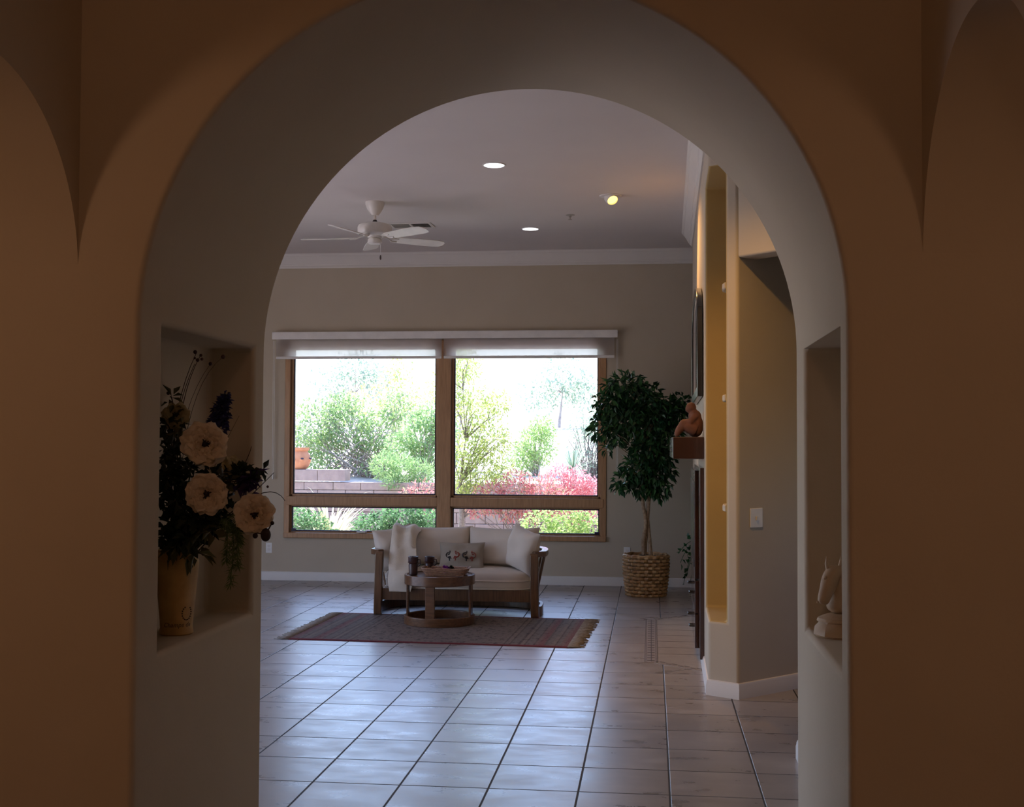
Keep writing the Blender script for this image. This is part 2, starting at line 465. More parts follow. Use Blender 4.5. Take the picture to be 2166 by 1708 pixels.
# ------------------------------------------------------------------ mesh builder
class MB:
    def __init__(s):
        s.v, s.f, s.mi = [], [], []

    def add(s, verts, faces, mi=0):
        o = len(s.v)
        s.v.extend([tuple(map(float, p)) for p in verts])
        s.f.extend([tuple(i + o for i in f) for f in faces])
        s.mi.extend([mi] * len(faces))
        return s

    def box(s, c, size, rot=None, mi=0):
        x, y, z = (q / 2 for q in size)
        vs = [Vector(p) for p in ((-x, -y, -z), (x, -y, -z), (x, y, -z), (-x, y, -z), (-x, -y, z), (x, -y, z), (x, y, z), (-x, y, z))]
        R = Euler(rot).to_matrix() if rot else Matrix.Identity(3)
        vs = [R @ p + Vector(c) for p in vs]
        return s.add(vs, [(0, 3, 2, 1), (4, 5, 6, 7), (0, 1, 5, 4), (1, 2, 6, 5), (2, 3, 7, 6), (3, 0, 4, 7)], mi)

    def box2(s, a, b, mi=0):
        return s.box([(a[i] + b[i]) / 2 for i in range(3)], [abs(b[i] - a[i]) for i in range(3)], None, mi)

    def prism(s, poly, z0, z1, mi=0):
        n = len(poly)
        area = sum(poly[i][0] * poly[(i + 1) % n][1] - poly[(i + 1) % n][0] * poly[i][1] for i in range(n))
        if area < 0:
            poly = poly[::-1]
        vs = [(p[0], p[1], z0) for p in poly] + [(p[0], p[1], z1) for p in poly]
        fs = [tuple(range(n - 1, -1, -1)), tuple(range(n, 2 * n))] + [(i, (i + 1) % n, n + (i + 1) % n, n + i) for i in range(n)]
        return s.add(vs, fs, mi)

    def tube(s, pts, r, n=8, mi=0, caps=True, closed=False, flat=1.0):
        pts = [Vector(p) for p in pts]
        k = len(pts)
        rs = r if isinstance(r, (list, tuple)) else [r] * k
        vs = []
        prev = None
        for i, p in enumerate(pts):
            if closed:
                t = pts[(i + 1) % k] - pts[i - 1]
            else:
                t = pts[min(i + 1, k - 1)] - pts[max(i - 1, 0)]
            if t.length < 1e-9:
                t = Vector((0, 0, 1))
            t.normalize()
            if prev is None:
                a = Vector((0, 0, 1)) if abs(t.z) < .9 else Vector((1, 0, 0))
                u = t.cross(a).normalized()
            else:
                u = (prev - t * prev.dot(t))
                u = u.normalized() if u.length > 1e-6 else t.orthogonal().normalized()
            prev = u
            w = t.cross(u)
            for j in range(n):
                a = 2 * PI * j / n
                vs.append(p + rs[i] * (math.cos(a) * u + math.sin(a) * w * flat))
        fs = []
        m = k if closed else k - 1
        for i in range(m):
            i2 = (i + 1) % k
            for j in range(n):
                j2 = (j + 1) % n
                fs.append((i * n + j, i * n + j2, i2 * n + j2, i2 * n + j))
        if caps and not closed:
            fs.append(tuple(range(n - 1, -1, -1)))
            fs.append(tuple((k - 1) * n + j for j in range(n)))
        return s.add(vs, fs, mi)

    def lathe(s, prof, c=(0, 0, 0), n=32, mi=0, cap=True, axis='Z', sx=1., sy=1.):
        k = len(prof)
        vs = []
        for r, z in prof:
            for j in range(n):
                a = 2 * PI * j / n
                p = (r * math.cos(a) * sx, r * math.sin(a) * sy, z)
                vs.append((p[0] + c[0], p[1] + c[1], p[2] + c[2]))
        fs = [(i * n + j, i * n + (j + 1) % n, (i + 1) * n + (j + 1) % n, (i + 1) * n + j) for i in range(k - 1) for j in range(n)]
        if cap:
            fs.append(tuple(range(n - 1, -1, -1)))
            fs.append(tuple((k - 1) * n + j for j in range(n)))
        return s.add(vs, fs, mi)

    def grid(s, fn, nu, nv, mi=0, wrap_u=False):
        vs = [fn(i / (nu if wrap_u else nu - 1), j / (nv - 1)) for j in range(nv) for i in range(nu)]
        fs = []
        for j in range(nv - 1):
            for i in range(nu if wrap_u else nu - 1):
                i2 = (i + 1) % nu
                fs.append((j * nu + i, j * nu + i2, (j + 1) * nu + i2, (j + 1) * nu + i))
        return s.add(vs, fs, mi)

    def ball(s, c, r, n=10, mi=0, sc3=(1, 1, 1)):
        return s.lathe([(max(1e-4, r * math.sin(PI * i / n)) * 1., -r * math.cos(PI * i / n) * sc3[2]) for i in range(n + 1)], c, max(8, n), mi, True, sx=sc3[0], sy=sc3[1])

    def ribbon(s, path, width, thick, mi=0, closed=False):
        """vertical band following a plan path of (x, y, z0): rectangular section width(radial) x thick(z)"""
        k = len(path)
        vs = []
        for i, p in enumerate(path):
            a = Vector(path[(i - 1) % k if closed else max(i - 1, 0)][:2])
            b = Vector(path[(i + 1) % k if closed else min(i + 1, k - 1)][:2])
            t = (b - a).normalized()
            nn = Vector((t.y, -t.x))
            w = width[i] if isinstance(width, (list, tuple)) else width
            for du, dz in ((-w / 2, 0), (w / 2, 0), (w / 2, thick), (-w / 2, thick)):
                vs.append((p[0] + nn.x * du, p[1] + nn.y * du, p[2] + dz))
        fs = []
        for i in range(k if closed else k - 1):
            i2 = (i + 1) % k
            for j in range(4):
                j2 = (j + 1) % 4
                fs.append((i * 4 + j, i2 * 4 + j, i2 * 4 + j2, i * 4 + j2))
        if not closed:
            fs += [(0, 1, 2, 3), ((k - 1) * 4 + 3, (k - 1) * 4 + 2, (k - 1) * 4 + 1, (k - 1) * 4)]
        return s.add(vs, fs, mi)

    def build(s, name, mats, parent=None, loc=None, smooth=35, bevel=0., bseg=2, subsurf=0, weighted=False):
        if parent is not None:
            org = Vector((0, 0, 0))
            q = parent
            while q:
                org += q.location
                q = q.parent
        else:
            org = Vector(loc) if loc is not None else Vector((0, 0, 0))
        me = bpy.data.meshes.new(name)
        v = np.array(s.v, dtype=np.float64).reshape(-1, 3) - np.array(org)
        me.from_pydata(v.tolist(), [], s.f)
        if not isinstance(mats, (list, tuple)):
            mats = [mats]
        for m in mats:
            me.materials.append(MAT[m] if isinstance(m, str) else m)
        me.polygons.foreach_set('material_index', s.mi)
        if smooth:
            me.polygons.foreach_set('use_smooth', [True] * len(me.polygons))
            me.update()
            if smooth < 180:
                try:
                    me.set_sharp_from_angle(angle=math.radians(smooth))
                except Exception:
                    pass
        me.update()
        ob = bpy.data.objects.new(name, me)
        COL.objects.link(ob)
        if parent is not None:
            ob.parent = parent
        else:
            ob.location = org
        if bevel:
            b = ob.modifiers.new('bevel', 'BEVEL')
            b.width = bevel
            b.segments = bseg
            b.limit_method = 'ANGLE'
            b.angle_limit = math.radians(32)
            b.harden_normals = True
        if subsurf:
            q = ob.modifiers.new('subsurf', 'SUBSURF')
            q.levels = subsurf
            q.render_levels = subsurf
        return ob


def tag(o, label, cat, group=None, kind=None):
    if label:
        o['label'] = label
    if cat:
        o['category'] = cat
    if group:
        o['group'] = group
    if kind:
        o['kind'] = kind
    return o


def thing(name, loc, label, cat, group=None):
    o = bpy.data.objects.new(name, None)
    o.empty_display_size = .1
    o.location = loc
    COL.objects.link(o)
    return tag(o, label, cat, group)


def struct(name, mb, mats, label=None, cat=None, **kw):
    o = mb.build(name, mats, **kw)
    return tag(o, label, cat, kind='structure')


def bool_cut(mb, cutters, name, mats, bevel=0., bseg=3, label=None, cat=None):
    """solid minus cutters, evaluated to a plain mesh, then softened plaster edges"""
    base = mb.build('tmp_base', mats, smooth=0)
    tmp = []
    for i, c in enumerate(cutters):
        k = c.build('tmp_cut', mats, smooth=0)
        tmp.append(k)
        md = base.modifiers.new('b%d' % i, 'BOOLEAN')
        md.operation = 'DIFFERENCE'
        md.solver = 'EXACT'
        md.object = k
    bpy.context.view_layer.update()
    dg = bpy.context.evaluated_depsgraph_get()
    me = bpy.data.meshes.new_from_object(base.evaluated_get(dg))
    me.name = name
    for k in tmp + [base]:
        d = k.data
        bpy.data.objects.remove(k)
        bpy.data.meshes.remove(d)
    bm = bmesh.new()
    bm.from_mesh(me)
    bmesh.ops.remove_doubles(bm, verts=bm.verts, dist=1e-5)
    bmesh.ops.dissolve_limit(bm, angle_limit=math.radians(.5), verts=bm.verts, edges=bm.edges)
    bm.to_mesh(me)
    bm.free()
    me.polygons.foreach_set('use_smooth', [True] * len(me.polygons))
    me.update()
    if not bevel:
        me.set_sharp_from_angle(angle=math.radians(30))
    ob = bpy.data.objects.new(name, me)
    COL.objects.link(ob)
    if bevel:
        b = ob.modifiers.new('bevel', 'BEVEL')
        b.width = bevel
        b.segments = bseg
        b.limit_method = 'ANGLE'
        b.angle_limit = math.radians(30)
        b.harden_normals = True
    return tag(ob, label, cat, kind='structure')


# ================================================================== ROOM SHELL
CEIL = 3.68
YF, YB = 3.0, 4.03            # front and back face of the arch wall
AX, AR, AZ = -.428, .901, 1.85  # arch centre, radius, springing height
DFAR = 13.225                 # far wall face


def arch_poly(cx, half, r, z0, n=72, base=-.2):
    pts = [(cx - half, base)]
    for i in range(n + 1):
        a = PI - PI * i / n
        pts.append((cx + r * math.cos(a), z0 + r * math.sin(a)))
    pts.append((cx + half, base))
    return pts


def extrude_y(poly, y0, y1):
    """(x, z) outline extruded along y"""
    mb = MB()
    n = len(poly)
    area = sum(poly[i][0] * poly[(i + 1) % n][1] - poly[(i + 1) % n][0] * poly[i][1] for i in range(n))
    if area > 0:
        poly = poly[::-1]
    vs = [(p[0], y0, p[1]) for p in poly] + [(p[0], y1, p[1]) for p in poly]
    fs = [tuple(range(n - 1, -1, -1)), tuple(range(n, 2 * n))] + [(i, (i + 1) % n, n + (i + 1) % n, n + i) for i in range(n)]
    mb.add(vs, fs)
    return mb


def extrude_x(poly, x0, x1):
    """(y, z) outline extruded along x"""
    mb = MB()
    n = len(poly)
    area = sum(poly[i][0] * poly[(i + 1) % n][1] - poly[(i + 1) % n][0] * poly[i][1] for i in range(n))
    if area < 0:
        poly = poly[::-1]
    vs = [(x0, p[0], p[1]) for p in poly] + [(x1, p[0], p[1]) for p in poly]
    fs = [tuple(range(n - 1, -1, -1)), tuple(range(n, 2 * n))] + [(i, (i + 1) % n, n + (i + 1) % n, n + i) for i in range(n)]
    mb.add(vs, fs)
    return mb


fl = MB().add([(-6.9, -2.4, 0), (4.8, -2.4, 0), (4.8, 13.4, 0), (-6.9, 13.4, 0)], [(0, 1, 2, 3)])
fl.add([(-6.9, -2.4, -.12), (-6.9, 13.4, -.12), (4.8, 13.4, -.12), (4.8, -2.4, -.12)], [(0, 1, 2, 3)])
struct('floor', fl, 'floor', 'large square grey-beige ceramic tiles with dark grout lines', 'floor', smooth=0)
struct('ceiling', MB().box2((-6.9, -2.4, CEIL), (4.8, 13.4, CEIL + .15)), 'ceil', 'flat pale plaster ceiling with recessed lights', 'ceiling', smooth=0)

base = MB().box2((-6.5, YF, 0), (4.6, YB, CEIL))
cut = extrude_y(arch_poly(AX, AR, AR, AZ), YF - .3, YB + .3)
nichL = MB().box2((AX - AR - .165, 3.155, .978), (AX, 3.925, 1.868))
nichR = MB().box2((AX, 3.11, .978), (AX + AR + .20, 3.825, 1.85))
bool_cut(base, [cut, nichL, nichR], 'wall_arch', 'wall', .022, 4, 'thick beige plaster wall pierced by a round arch with two niches', 'wall')

# foyer side walls, each with its own small arch hard against the arch wall
for nm, xa, xb in (('wall_foyer_left', -1.5, -1.80), ('wall_foyer_right', .655, .955)):
    side = MB().box2((min(xa, xb), -2.0, 0), (max(xa, xb), YF, CEIL))
    o = bool_cut(side, [extrude_x(arch_poly(2.535, .475, .466, 1.985, 48), min(xa, xb) - .2, max(xa, xb) + .2)], nm, 'wall')
    tag(o, 'beige foyer side wall with a small arched opening, ' + ('left' if xa < 0 else 'right') + ' of the big arch', 'wall')
fw = MB().box2((-4.3, -2.12, 0), (3.5, -2.0, CEIL)).box2((-4.3, -2.0, 0), (-4.18, 3.0, CEIL)).box2((3.4, -2.0, 0), (3.52, 3.0, CEIL))
struct('wall_foyer_back', fw, 'wall', 'beige walls closing the foyer behind the viewer', 'wall', smooth=0)

# far wall with the window opening
WX0, WX1, WZ0, WZ1 = -4.12, -.49, .478, 2.70
fwall = MB().box2((-6.9, DFAR, 0), (WX0, DFAR + .2, CEIL)).box2((WX1, DFAR, 0), (4.8, DFAR + .2, CEIL))
fwall.box2((WX0, DFAR, 0), (WX1, DFAR + .2, WZ0)).box2((WX0, DFAR, WZ1), (WX1, DFAR + .2, CEIL))
struct('wall_far', fwall, 'wall', 'beige far wall around the big garden window', 'wall', smooth=0)
# left wall of the living room with a wide patio opening (outside the picture)
PY0, PY1, PZ1 = 4.7, 10.3, 2.75
lw = MB().box2((-6.7, YB, 0), (-6.5, PY0, CEIL)).box2((-6.7, PY1, 0), (-6.5, DFAR, CEIL)).box2((-6.7, PY0, PZ1), (-6.5, PY1, CEIL))
struct('wall_left', lw, 'wall', 'beige left living room wall with patio opening', 'wall', smooth=0)


# chimney breast / pier with the shelf niche cut through its corner
def bx(y):
    return .352 + .013 * (y - 7.59)


P1, P2, P3 = (.352, 7.59), (.527, 7.474), (1.5, 8.447)
breast = MB().prism([P1, P2, P3, (1.5, 12.1), (bx(12.1), 12.1)], 0, CEIL)
ncut = MB().prism([(.1, 7.40), (.458, 7.40), (.462, 7.56), (.98, 8.2), (.1, 8.2)], .457, 3.29)
wr_ = bool_cut(breast, [ncut], 'wall_right', 'wall', .02, 4, 'beige chimney breast with a tall yellow-brown shelf niche, tinted with lamp glow, cut through its corner', 'wall')
wr_.data.materials.append(MAT['ochre_glow'])
for f in wr_.data.polygons:      # niche inside: yellow-brown paint with warm lamp glow mixed into the colour
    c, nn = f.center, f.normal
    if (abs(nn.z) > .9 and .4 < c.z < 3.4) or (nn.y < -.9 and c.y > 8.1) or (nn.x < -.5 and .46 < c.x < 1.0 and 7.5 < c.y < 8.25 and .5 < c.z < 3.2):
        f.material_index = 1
hd = MB().prism([P2, (1.9, 6.101), (2.02, 6.22), (.64, 7.60)], 2.70, CEIL)
struct('trim_header', hd, 'wall', 'plaster header over the angled hallway opening', 'trim', smooth=0, bevel=.015, bseg=3)
hw = MB().box2((.725, YB - .01, 0), (4.6, 6.1, CEIL))
struct('wall_hall', hw, 'wall', 'beige wall beside the hallway opening', 'wall', smooth=0, bevel=.015, bseg=3)
h2 = MB().box2((4.5, 6.1, 0), (4.7, 6.3, CEIL)).box2((4.5, 8.2, 0), (4.7, 9.0, CEIL)).box2((4.5, 6.3, 0), (4.7, 8.2, 1.2)).box2((4.5, 6.3, 2.0), (4.7, 8.2, CEIL)).box2((4.5, 6.3, 1.2), (4.7, 6.8, 2.0)).box2((1.45, 8.40, 0), (4.6, 8.6, CEIL)).box2((1.4, 12.0, 0), (1.6, 13.3, CEIL))  # gap in the end wall is added to brighten the hallway
struct('wall_hall_end', h2, 'wall', 'beige walls at the end of the hallway', 'wall', smooth=0)


# baseboards: two-step profile swept along plan paths (room on the left hand side of travel)
def sweep_profile(mb, path, prof, closed=False):
    """prof: (out, z) pairs; path: plan points, offset to the left of travel"""
    k = len(path)
    ring = []
    for i, p in enumerate(path):
        p = Vector(p)
        d1 = (p - Vector(path[i - 1])).normalized() if i > 0 else None
        d2 = (Vector(path[i + 1]) - p).normalized() if i < k - 1 else None
        n1 = Vector((-d1.y, d1.x)) if d1 else None
        n2 = Vector((-d2.y, d2.x)) if d2 else None
        if n1 and n2:
            nn = (n1 + n2).normalized()
            nn = nn / max(.3, nn.dot(n1))
        else:
            nn = n1 or n2
        ring.append([(p.x + nn.x * o, p.y + nn.y * o, z) for o, z in prof])
    m = len(prof)
    vs = [q for r in ring for q in r]
    fs = [(i * m + j, (i + 1) * m + j, (i + 1) * m + j + 1, i * m + j + 1) for i in range(k - 1) for j in range(m - 1)]
    fs.append(tuple(range(m)))
    fs.append(tuple((k - 1) * m + j for j in range(m - 1, -1, -1)))
    return mb.add(vs, fs)


BB = [(0, 0), (.016, 0), (.016, .062), (.013, .070), (.013, .078), (.008, .092), (0, .096)]
struct('baseboard_far', sweep_profile(MB(), [(1.4, DFAR), (-6.5, DFAR)], BB), 'trim', 'white baseboard along the window wall', 'baseboard', smooth=25)
struct('baseboard_right', sweep_profile(MB(), [(1.45, 8.397), P2, P1, (bx(12.1), 12.1), (1.4, 12.1)], BB), 'trim', 'white baseboard around the chimney breast and pier', 'baseboard', smooth=25)
struct('baseboard_hall', sweep_profile(MB(), [(.725, YB), (.725, 6.1), (4.4, 6.1)], BB), 'trim', 'white baseboard at the hallway wall corner', 'baseboard', smooth=25)
# crown moulding
CR = [(0, -.155), (.012, -.155), (.016, -.140), (.030, -.130), (.034, -.115), (.040, -.112), (.060, -.070), (.078, -.040), (.084, -.030), (.092, -.026), (.098, -.010), (.108, 0), (0, 0)]
CRZ = [(o, CEIL + z) for o, z in CR]
struct('trim_1', sweep_profile(MB(), [(1.4, DFAR), (-6.5, DFAR)], CRZ), 'trim', 'white crown moulding along the window wall', 'moulding', smooth=30)
struct('trim_2', sweep_profile(MB(), [(1.4, 12.1), (bx(12.1), 12.1), P1, P2, (1.9, 6.101)][::-1], CRZ), 'trim', 'white crown moulding along the chimney breast', 'moulding', smooth=30)


# ------------------------------------------------------------------ the big window
win = bpy.data.objects.new('window_1', None)
win.location = (-2.305, DFAR, WZ0)
COL.objects.link(win)
tag(win, 'wood framed four pane garden window in the far wall', 'window', kind='structure')
Y0, Y1 = DFAR - .012, DFAR + .12
fr = MB()
fr.box2((WX0, Y0, WZ0), (WX0 + .062, Y1, WZ1)).box2((WX1 - .062, Y0, WZ0), (WX1, Y1, WZ1))
fr.box2((WX0, Y0 - .02, WZ0), (WX1, Y1, WZ0 + .058)).box2((WX0, Y0, WZ1 - .06), (WX1, Y1, WZ1))
fr.build('window_frame', 'oakwin', win, smooth=0, bevel=.006)
mu = MB().box2((-2.365, Y0 - .01, WZ0 + .03), (-2.215, Y1, WZ1))
mu.box2((WX0 + .03, Y0 - .008, .845), (-2.364, Y1, .945)).box2((-2.216, Y0 - .008, .845), (WX1 - .03, Y1, .945))
mu.build('mullion', 'oakwin', win, smooth=0, bevel=.008)
for (xa, xb, za, zb) in ((WX0 + .062, -2.365, .945, WZ1 - .06), (-2.215, WX1 - .062, .945, WZ1 - .06), (WX0 + .062, -2.365, WZ0 + .058, .845), (-2.215, WX1 - .062, WZ0 + .058, .845)):
    up = za > .9
    t = .028 if up else .016
    sash = MB()
    ya, yb = DFAR + .03, DFAR + .075
    sash.box2((xa, ya, za), (xa + t, yb, zb)).box2((xb - t, ya, za), (xb, yb, zb)).box2((xa, ya, za), (xb, yb, za + t * .9)).box2((xa, ya, zb - t), (xb, yb, zb))
    sh = sash.build('sash', 'oakwin', win, smooth=0, bevel=.005)
    gk = MB()
    g = .012
    for a, b in (((xa + t, za + t * .9), (xa + t + g, zb - t)), ((xb - t - g, za + t * .9), (xb - t, zb - t)), ((xa + t, za + t * .9), (xb - t, za + t * .9 + g)), ((xa + t, zb - t - g), (xb - t, zb - t))):
        gk.box2((a[0], ya + .012, a[1]), (b[0], yb - .008, b[1]))
    gk.build('gasket', 'seal', sh, smooth=0)
    MB().box2((xa + t, DFAR + .05, za + t * .9), (xb - t, DFAR + .056, zb - t)).build('pane', 'glass', sh, smooth=0)
    if not up:
        lk = MB().box(((xa + xb) / 2 - .02, DFAR + .012, za + .012), (.10, .03, .012)).box(((xa + xb) / 2 + .02, DFAR - .004, za + .02), (.06, .012, .01), (0, .15, 0))
        lk.build('latch', 'whitemetal', sh, smooth=0, bevel=.002)
        MB().box2((xa + t if xa < -3 else xb - t - .05, DFAR + .02, za + .012), ((xa + t if xa < -3 else xb - t - .05) + .05, DFAR + .05, za + .045)).build('corner_lock', 'seal', sh, smooth=0, bevel=.003)

# patio glazing in the left wall, outside the picture but part of the room's daylight
pg = MB()
for y in (PY0 + .03, (PY0 + PY1) / 2, PY1 - .03):
    pg.box2((-6.66, y - .03, 0), (-6.56, y + .03, PZ1))
pg.box2((-6.66, PY0, PZ1 - .06), (-6.56, PY1, PZ1)).box2((-6.66, PY0, 0), (-6.56, PY1, .05))
struct('window_2', pg, 'oakwin', 'wood framed patio glazing in the left wall', 'window', smooth=0)

# ------------------------------------------------------------------ roller blinds
val = thing('blind_valance', (-2.3, DFAR - .05, 2.70), 'long white roller blind valance across the top of the window', 'valance')
MB().box2((-4.245, DFAR - .11, 2.71), (-.365, DFAR - .095, 2.792)).box2((-4.245, DFAR - .11, 2.782), (-.365, DFAR - .002, 2.794)).build('fascia', 'whitepl', val, smooth=0, bevel=.003)
MB().box2((-4.245, DFAR - .11, 2.72), (-4.233, DFAR - .002, 2.79)).build('end_cap', 'whitepl', val, smooth=0)
MB().box2((-.377, DFAR - .11, 2.72), (-.365, DFAR - .002, 2.79)).build('end_cap', 'whitepl', val, smooth=0)
for nm, xa, xb, cx in (('left', -4.205, -2.312, -4.238), ('right', -2.288, -.40, -.372)):
    rb = thing('roller_blind', ((xa + xb) / 2, DFAR - .06, 2.49), 'half raised white fabric roller blind over the ' + nm + ' half of the window', 'blind', 'white roller blinds')
    tb = MB()
    tb.tube([(xa + .01, DFAR - .055, 2.755), (xb - .01, DFAR - .055, 2.755)], .028, 16)
    tb.build('roller_tube', 'whitepl', rb)
    sh = MB()
    sh.add([(xa, DFAR - .082, 2.515), (xb, DFAR - .082, 2.515), (xb, DFAR - .082, 2.77), (xa, DFAR - .082, 2.77)], [(0, 1, 2, 3)])
    sh.build('shade', 'shade', rb, smooth=0)
    MB().box2((xa, DFAR - .09, 2.488), (xb, DFAR - .074, 2.518)).build('hem_bar', 'whitepl', rb, smooth=0, bevel=.004)
    ch = MB()
    zb = 1.17 if nm == 'left' else 1.23
    ch.tube([(cx - .008, DFAR - .05, 2.70), (cx - .008, DFAR - .05, zb + .05), (cx - .002, DFAR - .05, zb), (cx + .006, DFAR - .05, zb), (cx + .008, DFAR - .05, zb + .05), (cx + .008, DFAR - .05, 2.70)], .003, 5)
    cb = ch.build('pull_chain', 'chain', rb)
    MB().box((cx, DFAR - .05, zb - .005), (.018, .02, .06)).build('chain_tensioner', 'chain', cb, smooth=0, bevel=.004)


# ================================================================== CEILING FIXTURES
def recessed(x, y, label):
    r = thing('recessed_light', (x, y, CEIL), label, 'ceiling light', 'white recessed ceiling lights')
    MB().lathe([(.062, -.003), (.088, -.006), (.090, -.001), (.086, 0), (.060, 0)], (x, y, CEIL), 40, cap=False).build('trim_ring', 'whitepl', r)
    MB().lathe([(.001, -.0035), (.078, -.0045), (.079, -.002)], (x, y, CEIL - .001), 40, cap=False).build('lens', 'lens', r)


recessed(-1.195, 9.055, 'round white recessed ceiling light nearest the arch')
recessed(-1.191, 11.80, 'round white recessed ceiling light nearest the window')


def eyeball(x, y, label, tgt):
    r = thing('eyeball_spotlight', (x, y, CEIL), label, 'ceiling light')
    MB().lathe([(.058, -.012), (.090, -.009), (.095, -.002), (.093, 0), (.055, 0)], (x, y, CEIL), 40, cap=False).build('trim_ring', 'whitepl', r)
    d = (Vector(tgt) - Vector((x, y, CEIL))).normalized()
    q = d.to_track_quat('Z', 'Y').to_matrix()
    mb = MB()
    mb.lathe([(.050, -.02), (.060, .012), (.058, .040), (.050, .060), (.046, .062), (.044, .05)], (0, 0, 0), 28, cap=False)
    c0 = Vector((x, y, CEIL - .005))
    mb.v = [tuple(q @ Vector(p) + c0) for p in mb.v]
    mb.build('swivel_ball', 'whitepl', r)
    lb = MB().lathe([(.001, .056), (.030, .054), (.046, .046)], (0, 0, 0), 24, cap=False)
    lb.v = [tuple(q @ Vector(p) + c0) for p in lb.v]
    lb.build('bulb', 'bulb', r)
    return c0 + d * .075


e0 = eyeball(-.349, 10.28, 'lit warm swivel spotlight in the ceiling by the chimney breast', (.25, 9.2, 2.4))
add_light('eyeball_beam', 'SPOT', e0, 40.0, (1.0, .52, .17), target=(.42, 9.5, 2.3), spot_size=math.radians(95), spot_blend=.8, shadow_soft_size=.04)
add_light('pier_beam', 'SPOT', (-.05, 5.9, 3.62), 44.0, (1.0, .52, .13), target=(.62, 8.0, 1.0), spot_size=math.radians(64), spot_blend=1.0, shadow_soft_size=.05)

sp_ = thing('fire_sprinkler', (-.751, 11.124, CEIL), 'small ceiling sprinkler head beside the warm spotlight', 'sprinkler')
MB().lathe([(.001, -.006), (.040, -.005), (.045, 0)], (-.751, 11.124, CEIL), 24, cap=False).build('escutcheon', 'vent', sp_)
MB().lathe([(.012, -.005), (.012, -.02), (.005, -.025), (.005, -.04), (.018, -.042), (.018, -.045), (.001, -.046)], (-.751, 11.124, CEIL), 16, cap=False).build('sprinkler_head', 'vent', sp_)

vx, vy = -2.33, 11.49
vt = thing('ceiling_vent', (vx, vy, CEIL), 'rectangular slatted air vent in the ceiling beside the fan', 'air vent')
MB().box2((vx - .21, vy - .13, CEIL - .008), (vx + .21, vy - .10, CEIL)).box2((vx - .21, vy + .10, CEIL - .008), (vx + .21, vy + .13, CEIL)).box2((vx - .21, vy - .10, CEIL - .008), (vx - .185, vy + .10, CEIL)).box2((vx + .185, vy - .10, CEIL - .008), (vx + .21, vy + .10, CEIL)).box2((vx - .01, vy - .1, CEIL - .007), (vx + .01, vy + .1, CEIL)).build('frame', 'whitemetal', vt, smooth=0)
MB().box2((vx - .185, vy - .10, CEIL - .002), (vx + .185, vy + .10, CEIL - .0005)).build('duct', 'ventdark', vt, smooth=0)
sl = MB()
for i in range(13):
    sl.box((vx - .17 + i * .0125, vy, CEIL - .006), (.002, .20, .016), (0, 1.1, 0))
    sl.box((vx + .17 - i * .0125, vy, CEIL - .006), (.002, .20, .010), (0, -.7, 0))
sl.build('louvre', 'vent', vt, smooth=0)

# ceiling fan
fx, fy = -2.43, 10.37
fan = thing('ceiling_fan', (fx, fy, CEIL), 'white five blade ceiling fan with pull chain', 'ceiling fan')
MB().lathe([(.085, 0), (.084, -.02), (.070, -.06), (.046, -.10), (.030, -.118), (.012, -.12)], (fx, fy, CEIL), 32, cap=False).build('canopy', 'whitemetal', fan)
MB().tube([(fx, fy, CEIL - .11), (fx, fy, CEIL - .20)], .012, 12).build('downrod', 'whitemetal', fan)
MB().ball((fx, fy, CEIL - .175), .022, 10).build('coupling', 'black', fan)
MB().lathe([(.015, -.185), (.10, -.19), (.142, -.205), (.152, -.225), (.152, -.262), (.138, -.285), (.10, -.30), (.06, -.303)], (fx, fy, CEIL), 36, cap=True).build('motor_housing', 'whitemetal', fan)
MB().lathe([(.062, -.300), (.062, -.318), (.045, -.322), (.060, -.332), (.062, -.362), (.052, -.372), (.001, -.374)], (fx, fy, CEIL), 28, cap=False).build('switch_housing', 'whitemetal', fan)
zb = CEIL - .318
for k in range(5):
    a = math.radians(35 + 72 * k)
    ca, sa = math.cos(a), math.sin(a)

    def rot(p, pitch=math.radians(-13)):
        x, y, z = p
        y2 = y * math.cos(pitch) - z * math.sin(pitch)
        z2 = y * math.sin(pitch) + z * math.cos(pitch)
        return (fx + x * ca - y2 * sa, fy + x * sa + y2 * ca, zb + z2)
    out = [(.17, -.052), (.22, -.060), (.42, -.070), (.58, -.072), (.645, -.060), (.668, -.030), (.672, 0), (.668, .03), (.645, .060), (.58, .072), (.42, .070), (.22, .060), (.17, .052)]
    mb = MB()
    n = len(out)
    mb.add([rot((x, y, -.003)) for x, y in out] + [rot((x, y, .003)) for x, y in out], [tuple(range(n)), tuple(range(2 * n - 1, n - 1, -1))] + [(i, n + i, n + (i + 1) % n, (i + 1) % n) for i in range(n)])
    b = mb.build('blade', 'whitemetal', fan, smooth=30)
    ir = MB()
    ir.tube([rot((.09, 0, .018)), rot((.13, .01, .012)), rot((.17, .028, -.006)), rot((.22, .03, -.007))], .006, 6)
    ir.tube([rot((.09, 0, .018)), rot((.13, -.01, .012)), rot((.17, -.028, -.006)), rot((.22, -.03, -.007))], .006, 6)
    ir.build('blade_bracket', 'whitemetal', b)
MB().tube([(fx + .058, fy - .03, CEIL - .35), (fx + .06, fy - .03, CEIL - .475)], .002, 5).build('pull_chain', 'chain', fan)
MB().lathe([(.001, -.045), (.008, -.035), (.008, -.012), (.003, 0)], (fx + .06, fy - .03, CEIL - .475), 12).build('chain_fob', 'darkwood', fan)


